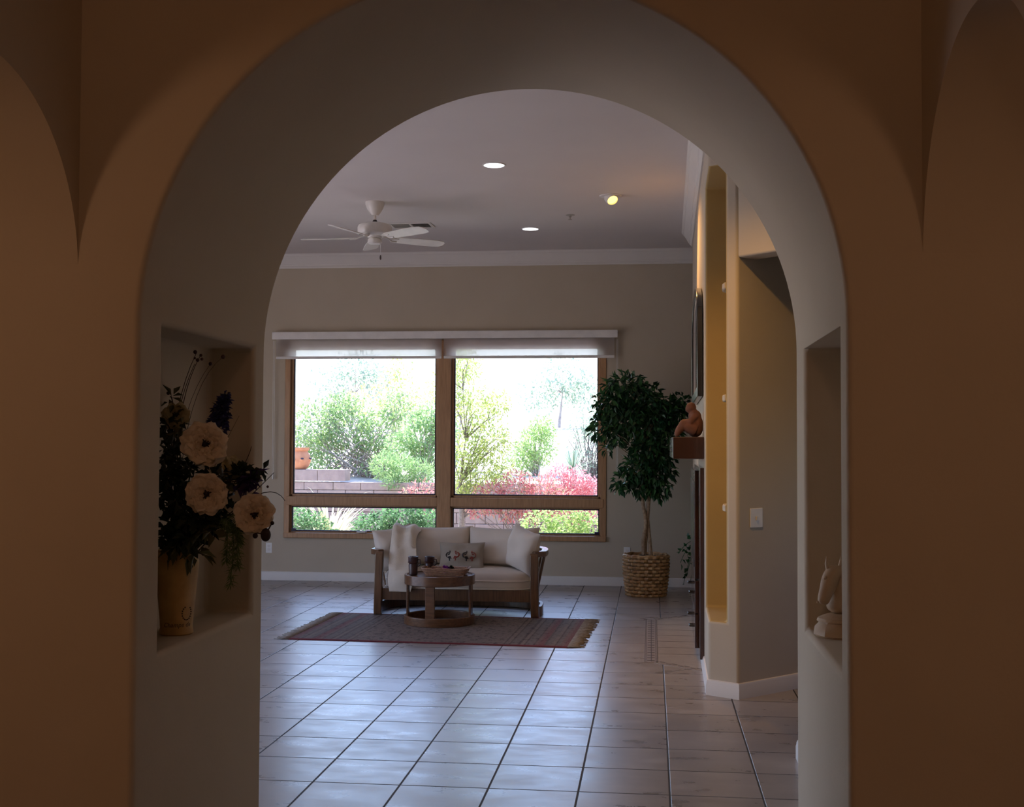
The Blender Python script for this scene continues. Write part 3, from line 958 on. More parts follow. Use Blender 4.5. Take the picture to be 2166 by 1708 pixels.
# ================================================================== CUSHIONS AND SOFA
def cushion(mb, c, size, R=None, puff=2.6, nu=26, corner=.18, seed=0, wr=.004, mi=0):
    """pillow: two bulged sheets meeting at a seam; size = (width, height, thickness) in local x, z, y"""
    rng = random.Random(seed)
    ph = [rng.uniform(0, 6.28) for _ in range(6)]
    W, Hh, T = size
    R = R or Matrix.Identity(3)

    def pt(u, v, s):
        a, b = u * 2 - 1, v * 2 - 1
        pinch = 1 - .10 * (1 - abs(a) ** 2) * (abs(b) ** 6)
        pinch2 = 1 - .08 * (1 - abs(b) ** 2) * (abs(a) ** 8)
        x = a * W / 2 * pinch2
        z = b * Hh / 2 * pinch
        prof = max(0., (1 - abs(a) ** puff)) ** .5 * max(0., (1 - abs(b) ** puff)) ** .5
        w = wr * (math.sin(a * 5 + ph[0] + b * 2) + math.sin(b * 6 + ph[1] - a * 3)) * prof
        w += wr * 1.6 * math.sin(14 * (a + ph[2]) + 3 * b) * max(0, abs(b) - .55) * prof
        y = s * (T / 2 * prof + w)
        return R @ Vector((x, y, z)) + Vector(c)
    for s in (-1, 1):
        vs = [pt(i / (nu - 1), j / (nu - 1), s) for j in range(nu) for i in range(nu)]
        fs = []
        for j in range(nu - 1):
            for i in range(nu - 1):
                q = (j * nu + i, j * nu + i + 1, (j + 1) * nu + i + 1, (j + 1) * nu + i)
                fs.append(q if s < 0 else q[::-1])
        mb.add(vs, fs, mi)
    return pt


def rounded_slab(mb, poly_fn, z0, z1, crown=.0, n=64, rr=.03):
    """closed plan outline poly_fn(t)->(x,y) extruded with rounded edges and a puffed top"""
    cx = sum(poly_fn(i / n)[0] for i in range(n)) / n
    cy = sum(poly_fn(i / n)[1] for i in range(n)) / n
    layers = []
    for k in range(5):
        a = PI / 2 * k / 4
        layers.append((rr * (1 - math.sin(a)) * 1.0, z0 + rr * (1 - math.cos(a)) * 1.0))
    layers = [(rr * (1 - math.sin(PI / 2 * k / 4)), z0 + rr * (1 - math.cos(PI / 2 * k / 4)) - 0) for k in range(5)]
    layers += [(rr * (1 - math.cos(PI / 2 * k / 4)), z1 - rr + rr * math.sin(PI / 2 * k / 4)) for k in range(5)]
    vs = []
    for ins, z in layers:
        for i in range(n):
            x, y = poly_fn(i / n)
            d = math.hypot(x - cx, y - cy)
            f = (d - ins) / d
            vs.append((cx + (x - cx) * f, cy + (y - cy) * f, z))
    L = len(layers)
    fs = [(a * n + i, a * n + (i + 1) % n, (a + 1) * n + (i + 1) % n, (a + 1) * n + i) for a in range(L - 1) for i in range(n)]
    # inner rings for crown
    rings = 5
    for r in range(1, rings + 1):
        g = 1 - r / (rings + .6)
        for i in range(n):
            x, y = poly_fn(i / n)
            d = math.hypot(x - cx, y - cy)
            f = (d - rr) / d * g
            vs.append((cx + (x - cx) * f, cy + (y - cy) * f, z1 + crown * (1 - g ** 2)))
    b0 = (L - 1) * n
    for r in range(rings):
        fs += [(b0 + r * n + i, b0 + r * n + (i + 1) % n, b0 + (r + 1) * n + (i + 1) % n, b0 + (r + 1) * n + i) for i in range(n)]
    fs.append(tuple(b0 + rings * n + i for i in range(n)))
    fs.append(tuple(range(n - 1, -1, -1)))
    return mb.add(vs, fs)


# loveseat: horseshoe oak frame.  front posts at Y 10.67, back at about 11.5
SX = -1.735
SOFA_Y = 10.67
sofa = thing('loveseat', (SX, 11.05, 0), 'oak barrel frame loveseat with cream cushion in front of the window', 'sofa')


def horseshoe(half, yf, depth, z, n=40, p=2.8, wf=1.0):
    """open U from right front, round the back, to left front; superellipse plan"""
    pts = []
    for i in range(n + 1):
        a = -.06 * PI + (1.12 * PI) * i / n
        ca, sa = math.cos(a), math.sin(a)
        x = SX + half * math.copysign(abs(ca) ** (2 / p), ca)
        y = yf + .18 + (depth - .18) * math.copysign(abs(sa) ** (2 / p), sa) if sa >= 0 else yf + .18 + sa * .9
        pts.append((x, y, z))
    return pts


for s, xt in ((1, -1.022), (-1, -2.442)):
    pm = MB()
    prof = [(.0, .012), (.015, -.012), (.06, -.02), (.30, -.016), (.50, -.012), (.558, -.004), (.572, .012)]
    vs = []
    for z, yo in prof:
        wx = .036
        lean = s * .010 * (z / .57)
        yb = .045 if z > .03 else .03
        for dx, dy in ((-wx, yo), (wx, yo), (wx, yb), (-wx, yb)):
            vs.append((xt - lean + dx, SOFA_Y - .025 + dy, z))
    k = len(prof)
    fs = [(i * 4 + j, i * 4 + (j + 1) % 4, (i + 1) * 4 + (j + 1) % 4, (i + 1) * 4 + j) for i in range(k - 1) for j in range(4)] + [(3, 2, 1, 0), tuple((k - 1) * 4 + j for j in range(4))]
    pm.add(vs, fs)
    pm.build('post', 'sofawood', sofa, smooth=30, bevel=.008)
top = horseshoe(.775, SOFA_Y + .02, .80, .535)
top = [(-1.045, SOFA_Y + .03, .535)] + top[1:-1] + [(-2.425, SOFA_Y + .03, .535)]
MB().ribbon(top, .062, .052).build('arm_rail', 'sofawood', sofa, smooth=40, bevel=.008)
bot = horseshoe(.745, SOFA_Y + .02, .72, 0)
bot = [(-1.03, SOFA_Y + .03, 0)] + bot[1:-1] + [(-2.435, SOFA_Y + .03, 0)]
MB().ribbon(bot, .034, .095).build('base_rail', 'sofawood', sofa, smooth=40, bevel=.006)
low = horseshoe(.70, SOFA_Y + .03, .70, .165)
low = [(-1.05, SOFA_Y + .03, .165)] + low[1:-1] + [(-2.42, SOFA_Y + .03, .165)]
MB().ribbon(low, .04, .05).build('seat_rail', 'sofawood', sofa, smooth=40, bevel=.006)
for i in range(3, len(top) - 3, 2):
    a, b = Vector(low[i]) + Vector((0, 0, .03)), Vector(top[i]) + Vector((0, 0, .02))
    MB().tube([a, b], .011, 8).build('spindle', 'sofawood', sofa)
MB().box2((-2.41, SOFA_Y - .012, .139), (-1.055, SOFA_Y + .02, .245)).build('front_apron', 'sofawood', sofa, smooth=0, bevel=.005)
MB().box2((-2.39, SOFA_Y + .02, .20), (-1.08, SOFA_Y + .68, .232)).build('seat_deck', 'sofawood', sofa, smooth=0)


def seat_plan(t):
    a = 2 * PI * t
    ca, sa = math.cos(a), math.sin(a)
    return (SX + .672 * math.copysign(abs(ca) ** .30, ca), SOFA_Y + .345 + .365 * math.copysign(abs(sa) ** .36, sa))


sm = MB()
rounded_slab(sm, seat_plan, .234, .395, .034, 96, .045)
seat = sm.build('seat_cushion', 'cushion', sofa, smooth=60)
pp = MB()
pp.tube([(*seat_plan(i / 96), .322) for i in range(96)], .007, 6, closed=True)
pp.tube([(*seat_plan(i / 96), .25) for i in range(96)], .006, 6, closed=True)
pp.build('piping', 'cushion', seat)


def Rm(rx, ry, rz):
    return Euler((rx, ry, rz)).to_matrix()


CQ = 'cream cushions along the back of the loveseat'
for nm, cx, cz, sd in (('left', -1.995, .592, 1), ('right', -1.365, .588, 2)):
    mb = MB()
    pt = cushion(mb, (cx, 11.10, cz), (.68, .37, .27), Rm(math.radians(-10), 0, math.radians(4 if nm == 'left' else -4)), 3.2, seed=sd, wr=.005)
    o = mb.build('back_cushion', 'cushion', loc=(cx, 11.1, cz - .18), smooth=60)
    tag(o, 'large cream back cushion on the ' + nm + ' half of the loveseat', 'cushion', CQ)
    sp = MB()
    sp.tube([pt(i / 20, 1, 1) for i in range(21)] + [pt(1, 1 - i / 20, 1) for i in range(21)] + [pt(1 - i / 20, 0, 1) for i in range(21)] + [pt(0, i / 20, 1) for i in range(20)], .004, 6, closed=True)
    sp.build('piping', 'cushion', o)
# arm pillows
mb = MB()
pt = cushion(mb, (-1.155, 10.86, .590), (.40, .40, .20), Rm(math.radians(-8), math.radians(12), math.radians(-50)), 2.4, seed=5, wr=.008)
tag(mb.build('throw_pillow', 'cushion', loc=(-1.16, 10.86, .40), smooth=60), 'cream square pillow leaning on the right arm of the loveseat', 'pillow')
mb = MB()
cushion(mb, (-2.35, 10.94, .58), (.40, .40, .19), Rm(math.radians(-8), math.radians(-8), math.radians(38)), 2.4, seed=6, wr=.008)
tag(mb.build('throw_pillow', 'cushion', loc=(-2.33, 10.92, .40), smooth=60), 'cream square pillow on the left arm of the loveseat under the throw', 'pillow')
# lumbar pillow with four little dancing figures
LP = (-1.717, 10.88, .520)
mb = MB()
Rl = Rm(math.radians(-14), 0, math.radians(1))
ptl = cushion(mb, LP, (.425, .262, .15), Rl, 1.8, seed=9, wr=.009)
lum = mb.build('lumbar_pillow', 'lumbar', loc=(LP[0], LP[1], LP[2] - .13), smooth=60)
tag(lum, 'small tan lumbar pillow printed with black and red dancing figures', 'pillow')


def figure(u0, flip, matname, s):
    """curved dancer: bent body, head with crest, arm with flute, two legs"""
    mb = MB()

    def P(x, z):
        u = u0 + flip * x * s / .425
        v = .50 + z * s / .262
        p = ptl(u, v, -1)
        return p - (Rl @ Vector((0, .0015, 0)))
    arc = [(.012 - .030 * math.sin(t) - .006, .030 * math.cos(t)) for t in [PI * (.0 + .95 * i / 10) for i in range(11)]]
    mb.tube([P(x, z) for x, z in arc], [.006, .008, .0095, .010, .010, .0095, .009, .008, .007, .006, .005], 6, flat=.4)
    mb.tube([P(.006, .030), P(.020, .034), P(.030, .030)], [.009, .012, .006], 6, flat=.4)
    mb.tube([P(.022, .036), P(.030, .050)], [.0025, .001], 5)
    mb.tube([P(.018, .038), P(.018, .054)], [.0025, .001], 5)
    mb.tube([P(-.002, .010), P(.012, .006), P(.022, .020)], [.006, .005, .003], 5)
    mb.tube([P(.006, -.028), P(.020, -.040), P(.018, -.062), P(.026, -.064)], [.008, .006, .005, .003], 5)
    mb.tube([P(.006, -.026), P(.028, -.020), P(.036, -.040), P(.044, -.040)], [.008, .006, .005, .003], 5)
    mb.build('printed_figure', TAN[matname], lum, smooth=60)['label'] = ('black' if matname == 'blk' else 'red') + ' printed figure'


figure(.225, 1, 'blk', .80)
figure(.425, -1, 'red', .80)
figure(.585, 1, 'blk', .80)
figure(.775, -1, 'red', .80)

# knitted throw over the left pillow and seat edge
path = [(11.30, .46), (11.24, .62), (11.14, .745), (11.02, .800), (10.93, .785), (10.84, .735), (10.775, .65), (10.735, .555), (10.70, .470), (10.655, .437), (10.625, .41), (10.612, .37), (10.606, .32), (10.602, .27), (10.600, .222)]


def thr(u, v):
    t = v * (len(path) - 1)
    i = min(int(t), len(path) - 2)
    f = t - i
    y = path[i][0] * (1 - f) + path[i + 1][0] * f
    z = path[i][1] * (1 - f) + path[i + 1][1] * f
    xl = -2.375 + .045 * v
    top_r, bot_r = -2.09, -2.13
    xr = top_r + (bot_r - top_r) * v - .02 * math.sin(v * 6)
    fold = math.sin(u * 11 + v * 3.2) * (.004 + .003 * math.sin(v * 5))
    fold += .009 * math.sin(u * 5 - v * 5) + .004 * math.sin(v * 17 + u * 6)
    nrm = (0, -1) if v > .45 else (0, -.2)
    x = xl + (xr - xl) * u + .006 * math.sin(v * 20 + u * 4)
    z2 = z + (.018 * math.sin(u * 9 + 1.0) - .03 * (u - .35) ** 2 * 4 if .1 < v < .45 else 0)
    return (x, y + fold * (1 if v > .35 else .4) - .012, z2)


mb = MB().grid(thr, 42, 70)
o = mb.build('throw_blanket', 'throw', loc=(-2.26, 10.65, .22), smooth=180)
sd_ = o.modifiers.new('thick', 'SOLIDIFY')
sd_.thickness = .012
sd_.offset = 1.0
tag(o, 'cream knitted throw draped over the left end of the loveseat', 'blanket')

# ================================================================== COFFEE TABLE
TCX, TCY, TR = -1.806, 10.24, .303
tbl = thing('coffee_table', (TCX, TCY, 0.008), 'round oak drum coffee table on the rug before the loveseat', 'table')
ring = lambda r, z, n=72: [(TCX + r * math.cos(2 * PI * i / n), TCY + r * math.sin(2 * PI * i / n), z) for i in range(n)]
MB().lathe([(.001, .398), (TR - .03, .398), (TR - .03, .412), (.001, .412)], (TCX, TCY, .008), 72, cap=False).build('tabletop', 'tablewood', tbl, smooth=30)
MB().ribbon(ring(TR - .012, .345), .024, .082, closed=True).build('top_rim', 'tablewood', tbl, smooth=30, bevel=.005)
MB().ribbon(ring(TR - .014, .008), .030, .072, closed=True).build('base_ring', 'tablewood', tbl, smooth=30, bevel=.005)
for k in range(3):
    a = math.radians((-97, -4, 184)[k])
    px, py = TCX + (TR - .030) * math.cos(a), TCY + (TR - .030) * math.sin(a)
    MB().box((px, py, .212), (.020, .082, .275), (0, 0, a)).build('leg', 'tablewood', tbl, smooth=0, bevel=.004)

TOPZ = .420


def jug(x, y, h, tilt, label, seed):
    r = thing('plum_cup', (x, y, TOPZ), label, 'cup', 'dark plum cups on the coffee table')
    mb = MB().lathe([(.030, 0), (.037, .006), (.039, h * .55), (.036, h * .60), (.040, h * .68), (.043, h * .72), (.043, h), (.037, h), (.035, h * .7), (.033, .02), (.001, .015)], (0, 0, 0), 24, cap=True)
    R = Rm(0, tilt, 0)
    mb.v = [tuple(R @ Vector(p) + Vector((x, y, TOPZ))) for p in mb.v]
    mb.build('body', 'plum', r)
    hn = MB()
    sgn = 1
    hn.tube([R @ Vector(p) + Vector((x, y, TOPZ)) for p in ((.038, -.01, h * .86), (.062, -.012, h * .84), (.066, -.012, h * .62), (.05, -.01, h * .5), (.037, -.008, h * .48))], .006, 7)
    hn.build('handle', 'plum', r)
    rm = MB()
    rm.tube([R @ Vector((.042 * math.cos(2 * PI * i / 20), .042 * math.sin(2 * PI * i / 20), h * .70)) + Vector((x, y, TOPZ)) for i in range(20)], .0045, 6, closed=True)
    rm.build('collar', 'plum', r)


jug(-2.025, 10.17, .158, 0, 'taller dark plum cup at the left edge of the coffee table', 1)
jug(-1.912, 10.33, .145, .0, 'shorter dark plum cup behind the tray on the coffee table', 2)
# woven tray
tr = thing('wicker_tray', (-1.745, 10.20, TOPZ), 'shallow oblong woven tray on the coffee table', 'tray')
tw, td, th = .165, .075, .055
wv = MB()
for k in range(6):
    f = k / 5
    hw, hd = tw + .036 * f, td + .03 * f
    pts = []
    for i in range(56):
        a = 2 * PI * i / 56
        ca, sa = math.cos(a), math.sin(a)
        pts.append((-1.745 + hw * math.copysign(abs(ca) ** .3, ca), 10.20 + hd * math.copysign(abs(sa) ** .3, sa), TOPZ + .006 + th * f + .0015 * (1 if (i + k) % 2 else -1) + .004 * (abs(ca) ** 8) * f))
    wv.tube(pts, .0062, 5, closed=True)
wv.build('woven_side', 'rattan', tr)
MB().box2((-1.745 - tw, 10.20 - td, TOPZ + .001), (-1.745 + tw, 10.20 + td, TOPZ + .01)).build('tray_base', 'rattan', tr, smooth=0)
rng = random.Random(3)
for i, (dx, c) in enumerate(((-.01, 'purple'), (.045, 'darkleaf'), (.015, 'purple'))):
    pb = MB()
    for k in range(26):
        a, e = rng.uniform(0, 6.28), rng.uniform(.1, 1.5)
        d = Vector((math.cos(a) * math.cos(e), math.sin(a) * math.cos(e), math.sin(e)))
        t = d.cross(Vector((0, 0, 1))).normalized() * .012
        b = Vector((-1.745 + dx, 10.20 - .01 * i, TOPZ + .042))
        pb.add([b + d * .012, b + d * .034 + t, b + d * .046, b + d * .034 - t], [(0, 1, 2, 3)])
    lb = ('magenta dried blossom in the middle of the woven tray', 'dark dried blossom at the right in the woven tray', 'purple dried blossom tucked between two others in the woven tray')[i]
    pb.ball((-1.745 + dx, 10.20 - .01 * i, TOPZ + .030), .020, 8)
    tag(pb.build('dried_blossom', c, loc=(-1.745 + dx, 10.2 - .01 * i, TOPZ + .01), smooth=180), lb, 'flower', 'dried blossoms in the tray')

# ================================================================== RUG
RCX, RCY, RW, RD = -1.705, 9.945, 2.21, 1.47
rug_r = math.radians(-2.2)
rug = thing('area_rug', (RCX, RCY, 0), 'faded red and beige woven rug with fringed ends under the coffee table', 'rug')
rug.rotation_euler = (0, 0, rug_r)
rb = MB()


def rugpt(u, v, z):
    return ((u - .5) * RW, (v - .5) * RD + .004 * math.sin(u * 11), z)


rb.grid(lambda u, v: rugpt(u, v, .0075 + .0008 * math.sin(u * 23) * math.sin(v * 13)), 60, 40)
rb.grid(lambda u, v: rugpt(u, 1 - v, .0005), 60, 2)
for v, e in ((0, 1), (1, 0)):
    rb.grid(lambda u, w, v=v: rugpt(u if v == 0 else 1 - u, v, .0005 + .007 * w), 60, 2)
for u in (0, 1):
    rb.grid(lambda w, q, u=u: rugpt(u, 1 - w if u == 0 else w, .0005 + .007 * q), 40, 2)


def build_local(mb, name, mats, parent, smooth=180):
    me = bpy.data.meshes.new(name)
    me.from_pydata(mb.v, [], mb.f)
    me.materials.append(mats if not isinstance(mats, str) else MAT[mats])
    me.polygons.foreach_set('use_smooth', [True] * len(me.polygons))
    o = bpy.data.objects.new(name, me)
    COL.objects.link(o)
    o.parent = parent
    return o


build_local(rb, 'rug_field', rug_mat(RW, RD), rug)
MAT['fringe'] = M('cotton_fringe', (.34, .30, .25), .9, (.20, .165, .135), 50)
rng = random.Random(11)
for s in (-1, 1):
    fb = MB()
    for k in range(150):
        y = (k / 149 - .5) * RD
        ln = rng.uniform(.07, .125) if s < 0 else rng.uniform(.06, .13)
        dy = rng.uniform(-.03, .03)
        fb.tube([(s * (RW / 2 - .004), y, .006), (s * (RW / 2 + ln * .5), y + dy * .4, .007), (s * (RW / 2 + ln), y + dy, .004)], [.0042, .0038, .003], 4)
    build_local(fb, 'fringe', 'fringe', rug)

# ================================================================== FOLIAGE HELPERS
def leaf_cloud(mb, rng, centers, length, width, dirs=None, droop=.3, fold=.25, mi=0, spread=1.0):
    c = np.asarray(centers, float)
    n = len(c)
    if dirs is None:
        d = rng.normal(size=(n, 3))
    else:
        d = np.asarray(dirs, float) + rng.normal(size=(n, 3)) * spread
    d[:, 2] -= droop
    d /= np.linalg.norm(d, axis=1, keepdims=True) + 1e-9
    up = rng.normal(size=(n, 3)) * .5 + np.array([0, 0, 1.])
    s = np.cross(d, up)
    s /= np.linalg.norm(s, axis=1, keepdims=True) + 1e-9
    nn = np.cross(s, d)
    L = length * rng.uniform(.65, 1.25, (n, 1))
    W = width * rng.uniform(.7, 1.2, (n, 1))
    b = c
    tip = c + d * L - nn * L * .12
    l = c + d * L * .45 + s * W * .5 + nn * W * fold
    r = c + d * L * .45 - s * W * .5 + nn * W * fold
    v = np.stack([b, r, tip, l], 1).reshape(-1, 3)
    o = len(mb.v)
    mb.v.extend(map(tuple, v.tolist()))
    mb.f.extend([t for i in range(n) for t in ((o + 4 * i, o + 4 * i + 1, o + 4 * i + 2), (o + 4 * i, o + 4 * i + 2, o + 4 * i + 3))])
    mb.mi.extend([mi] * (2 * n))


def blob_points(rng, blobs, n, shell=.55):
    vol = np.array([b[3] ** 2 for b in blobs])
    pick = rng.choice(len(blobs), n, p=vol / vol.sum())
    d = rng.normal(size=(n, 3))
    d /= np.linalg.norm(d, axis=1, keepdims=True)
    rad = shell + (1 - shell) * rng.random((n, 1)) ** .6
    B = np.array([b[:3] for b in blobs])[pick]
    R = np.array([b[3] for b in blobs])[pick][:, None]
    sq = np.array([[1, 1, (b[4] if len(b) > 4 else 1)] for b in blobs])[pick]
    return B + d * R * rad * sq, d


# ================================================================== FICUS IN BASKET
BX, BY = -.053, 12.43
bk = thing('wicker_basket', (BX, BY, 0), 'round honey coloured wicker basket on the floor holding the fig tree', 'basket')
bw = MB()
prof_r = lambda f: .188 + .030 * math.sin(min(1, f * 1.15) * PI / 2)
NR = 12
for k in range(NR):
    f = k / (NR - 1)
    pts = []
    for i in range(72):
        a = 2 * PI * i / 72
        r = prof_r(f) + .012 * math.sin(i * PI / 2 + (PI if k % 2 else 0))
        pts.append((BX + r * math.cos(a), BY + r * math.sin(a), .016 + .385 * f))
    bw.tube(pts, .0165, 7, closed=True)
bw.build('woven_side', 'wicker', bk)
st = MB()
for i in range(18):
    a = 2 * PI * (i + .5) / 18
    st.tube([(BX + (prof_r(q / 6)) * math.cos(a), BY + prof_r(q / 6) * math.sin(a), .01 + .40 * q / 6) for q in range(7)], .010, 6)
st.build('stake', 'wicker', bk)
rm = MB()
for q in range(2):
    rm.tube([(BX + .218 * math.cos(2 * PI * i / 60) + .004 * math.sin(i * 1.3 + q * PI), BY + .218 * math.sin(2 * PI * i / 60), .405 + .010 * q + .005 * math.sin(i * 1.05 + q * PI)) for i in range(60)], .013, 6, closed=True)
rm.build('rim', 'wicker', bk)
ms = MB()
ms.grid(lambda u, v: (BX + .198 * v * math.cos(2 * PI * u), BY + .198 * v * math.sin(2 * PI * u), .375 + .035 * (1 - v ** 2) + .012 * math.sin(u * 40) * math.sin(v * 17)), 40, 9, wrap_u=True)
ms.build('moss', 'moss', bk)

fic = thing('fig_tree', (BX, BY, .40), 'tall artificial fig tree with dark layered leaves beside the window', 'potted tree')
tk = MB()
tk.tube([(BX - .02, BY, .39), (BX - .03, BY, .55), (BX + .0, BY - .015, .75), (BX - .035, BY, .95), (BX - .06, BY, 1.25), (BX - .10, BY + .01, 1.6), (BX - .12, BY, 1.95), (BX - .15, BY, 2.2)], [.024, .022, .021, .02, .018, .015, .011, .006], 10)
tk.tube([(BX + .05, BY - .01, .39), (BX + .035, BY + .01, .58), (BX + .015, BY + .012, .78), (BX + .03, BY, .98), (BX + .04, BY, 1.3), (BX + .10, BY, 1.6), (BX + .2, BY, 1.85)], [.022, .020, .019, .018, .016, .012, .006], 10)
tk.tube([(BX - .01, BY + .02, .39), (BX + .005, BY + .015, .7), (BX + .02, BY + .02, 1.0), (BX - .02, BY + .03, 1.5)], [.016, .015, .014, .01], 8)
tk.build('trunk', 'bark', fic)
rg = np.random.default_rng(21)
fb_ = [(-.20, 0, 2.10, .23, .8), (-.05, 0, 1.98, .26, .8), (.12, 0, 1.90, .20, .8), (-.36, -.05, 1.95, .17), (-.42, -.04, 1.72, .15), (-.20, -.05, 1.80, .22), (.05, 0, 1.72, .24), (.27, .02, 1.83, .17), (.36, .02, 1.98, .10),
       (.22, 0, 1.60, .16), (.02, -.03, 1.50, .18), (-.07, -.03, 1.30, .18), (.10, -.02, 1.28, .18), (-.30, -.08, 1.60, .09), (-.46, -.06, 1.88, .08), (-.02, 0, 1.14, .16), (.12, 0, 1.10, .13), (-.22, -.05, 1.18, .10), (.16, -.02, 1.42, .14), (-.28, -.06, 1.10, .06), (-.38, -.05, 1.50, .06)]
fb_ = [(BX + x, BY + y, z, r * (q[0] if q else 1) if False else r, q[0] if q else .85) for x, y, z, r, *q in fb_]
pts, dd = blob_points(rg, fb_, 3600, .35)
fo = MB()
leaf_cloud(fo, rg, pts, .088, .042, dd * .8, droop=.55, spread=.5)
fo.build('foliage', 'ficus', fic, smooth=0)
br = MB()
for i in range(60):
    p = pts[rg.integers(len(pts))]
    z0 = max(1.0, p[2] - rg.uniform(.1, .35))
    br.tube([(BX - .05 + rg.uniform(-.05, .12), BY, z0), ((p[0] + BX) / 2, (p[1] + BY) / 2, (z0 + p[2]) / 2 + .03), tuple(p)], [.006, .004, .002], 4, caps=False)
br.build('twig', 'bark', fic)

# wall outlets and light switch
def outlet(x, z, label):
    r = thing('wall_outlet', (x, DFAR, z), label, 'outlet', 'white outlets on the window wall')
    MB().box2((x - .036, DFAR - .006, z - .058), (x + .036, DFAR, z + .058)).build('cover_plate', 'whitepl', r, smooth=0, bevel=.003)
    s = MB()
    for dz in (-.02, .02):
        s.box2((x - .016, DFAR - .008, z + dz - .013), (x + .016, DFAR - .005, z + dz + .013))
    s.build('socket', 'trim', r, smooth=0, bevel=.002)


outlet(-4.29, .36, 'white wall outlet under the left end of the window')
outlet(-.262, .365, 'white wall outlet behind the wicker basket')
sw = thing('light_switch', (.660, 7.607, 1.095), 'white light switch plate on the angled hallway wall', 'light switch')
t45 = Vector((1, 1, 0)).normalized()
n45 = Vector((1, -1, 0)).normalized()


def q45(a, n, z):
    return Vector((.527, 7.474, 0)) + t45 * a + n45 * n + Vector((0, 0, z))


def box45(mb, a0, a1, n0, n1, z0, z1):
    vs = [q45(a, n, z) for z in (z0, z1) for a, n in ((a0, n0), (a1, n0), (a1, n1), (a0, n1))]
    return mb.add(vs, [(0, 3, 2, 1), (4, 5, 6, 7), (0, 1, 5, 4), (1, 2, 6, 5), (2, 3, 7, 6), (3, 0, 4, 7)])


sw.location = q45(.165, 0, 1.095)
box45(MB(), .107, .223, 0, .006, 1.035, 1.155).build('cover_plate', 'whitepl', sw, smooth=0, bevel=.003)
box45(MB(), .158, .172, .006, .014, 1.08, 1.105).build('toggle', 'trim', sw, smooth=0, bevel=.002)

# ================================================================== CHIMNEY BREAST FURNISHINGS
def bslab(mb, y0, y1, d0, d1, z0, z1):
    """box lying on the breast face: between depths d0 and d1 out from the plaster"""
    vs = [(bx(y) - d, y, z) for z in (z0, z1) for y, d in ((y0, d0), (y1, d0), (y1, d1), (y0, d1))]
    return mb.add(vs, [(0, 1, 2, 3), (4, 7, 6, 5), (0, 4, 5, 1), (1, 5, 6, 2), (2, 6, 7, 3), (3, 7, 4, 0)])


man = MB().add([(bx(8.38), 8.38, 1.447), (.147, 8.38, 1.447), (.150, 9.95, 1.447), (bx(9.95), 9.95, 1.447), (bx(8.38), 8.38, 1.600), (.147, 8.38, 1.600), (.150, 9.95, 1.600), (bx(9.95), 9.95, 1.600)],
               [(0, 3, 2, 1), (4, 5, 6, 7), (0, 1, 5, 4), (1, 2, 6, 5), (2, 3, 7, 6), (3, 0, 4, 7)])
mo = man.build('mantel_shelf', 'darkwood', loc=(.25, 9.15, 1.447), smooth=0, bevel=.006)
tag(mo, 'thick dark cherry mantel beam on the chimney breast', 'mantel')

cab = thing('fireplace_cabinet', (bx(9.2), 9.2, .065), 'shallow dark cherry panel cabinet below the mantel', 'cabinet')
bslab(MB(), 8.40, 10.05, -.004, .030, .070, 1.385).build('body', 'darkwood', cab, smooth=0, bevel=.004)
for y0, y1 in ((8.78, 9.40), (9.42, 10.03)):
    dr = bslab(MB(), y0, y1, .030, .058, .58, 1.36)
    dr = dr.build('door', 'darkwood', cab, smooth=0, bevel=.003)
    for k in range(2):
        a = y0 + .07 + k * (y1 - y0 - .10) / 2
        bslab(MB(), a, a + (y1 - y0 - .16) / 2, .058, .062, .66, 1.28).build('door_panel', 'frameblack', dr, smooth=0)
    for z0, z1 in ((.085, .325), (.335, .565)):
        dw = bslab(MB(), y0, y1, .030, .056, z0, z1).build('drawer', 'darkwood', cab, smooth=0, bevel=.003)
        ym, zm = (y0 + y1) / 2, (z0 + z1) / 2
        hb = MB()
        hb.tube([(bx(ym) - .056, ym - .045, zm), (bx(ym) - .088, ym - .045, zm), (bx(ym) - .088, ym + .045, zm), (bx(ym) - .056, ym + .045, zm)], .006, 7)
        hb.build('handle', 'black', dw)

# framed mirror with an arched crest
fm = thing('arched_mirror', (bx(9.5), 9.5, 1.88), 'tall black framed mirror with an arched top above the mantel', 'mirror')


def mirror_outline(inset):
    y0, y1, z0 = 8.52 + inset, 10.40 - inset, 1.885 + inset
    zs = 2.44
    pts = [(y0, z0), (y1, z0), (y1, zs)]
    for i in range(1, 16):
        a = PI * i / 16
        pts.append(((y0 + y1) / 2 + (y1 - y0) / 2 * math.cos(a), zs + (.30 - inset) * math.sin(a) ** .8))
    pts.append((y0, zs))
    return pts


def plate(mb, o1, d0, d1):
    n = len(o1)
    vs = [(bx(y) - d0, y, z) for y, z in o1] + [(bx(y) - d1, y, z) for y, z in o1]
    return mb.add(vs, [tuple(range(n)), tuple(range(2 * n - 1, n - 1, -1))] + [(i, n + i, n + (i + 1) % n, (i + 1) % n) for i in range(n)])


def band(mb, oa, ob, d0, d1):
    n = len(oa)
    vs = [(bx(y) - d, y, z) for o_, d in ((oa, d0), (oa, d1), (ob, d1), (ob, d0)) for y, z in o_]
    fs = []
    for i in range(n):
        j = (i + 1) % n
        for k in range(4):
            k2 = (k + 1) % 4
            fs.append((k * n + i, k2 * n + i, k2 * n + j, k * n + j))
    return mb.add(vs, fs)


band(MB(), mirror_outline(0), mirror_outline(.07), .004, .045).build('frame', 'frameblack', fm, smooth=30, bevel=.006)
band(MB(), mirror_outline(.07), mirror_outline(.095), .004, .03).build('inner_bead', 'whitemetal', fm, smooth=30)
plate(MB(), mirror_outline(.08), .004, .02).build('mirror_glass', 'mirror', fm, smooth=0)

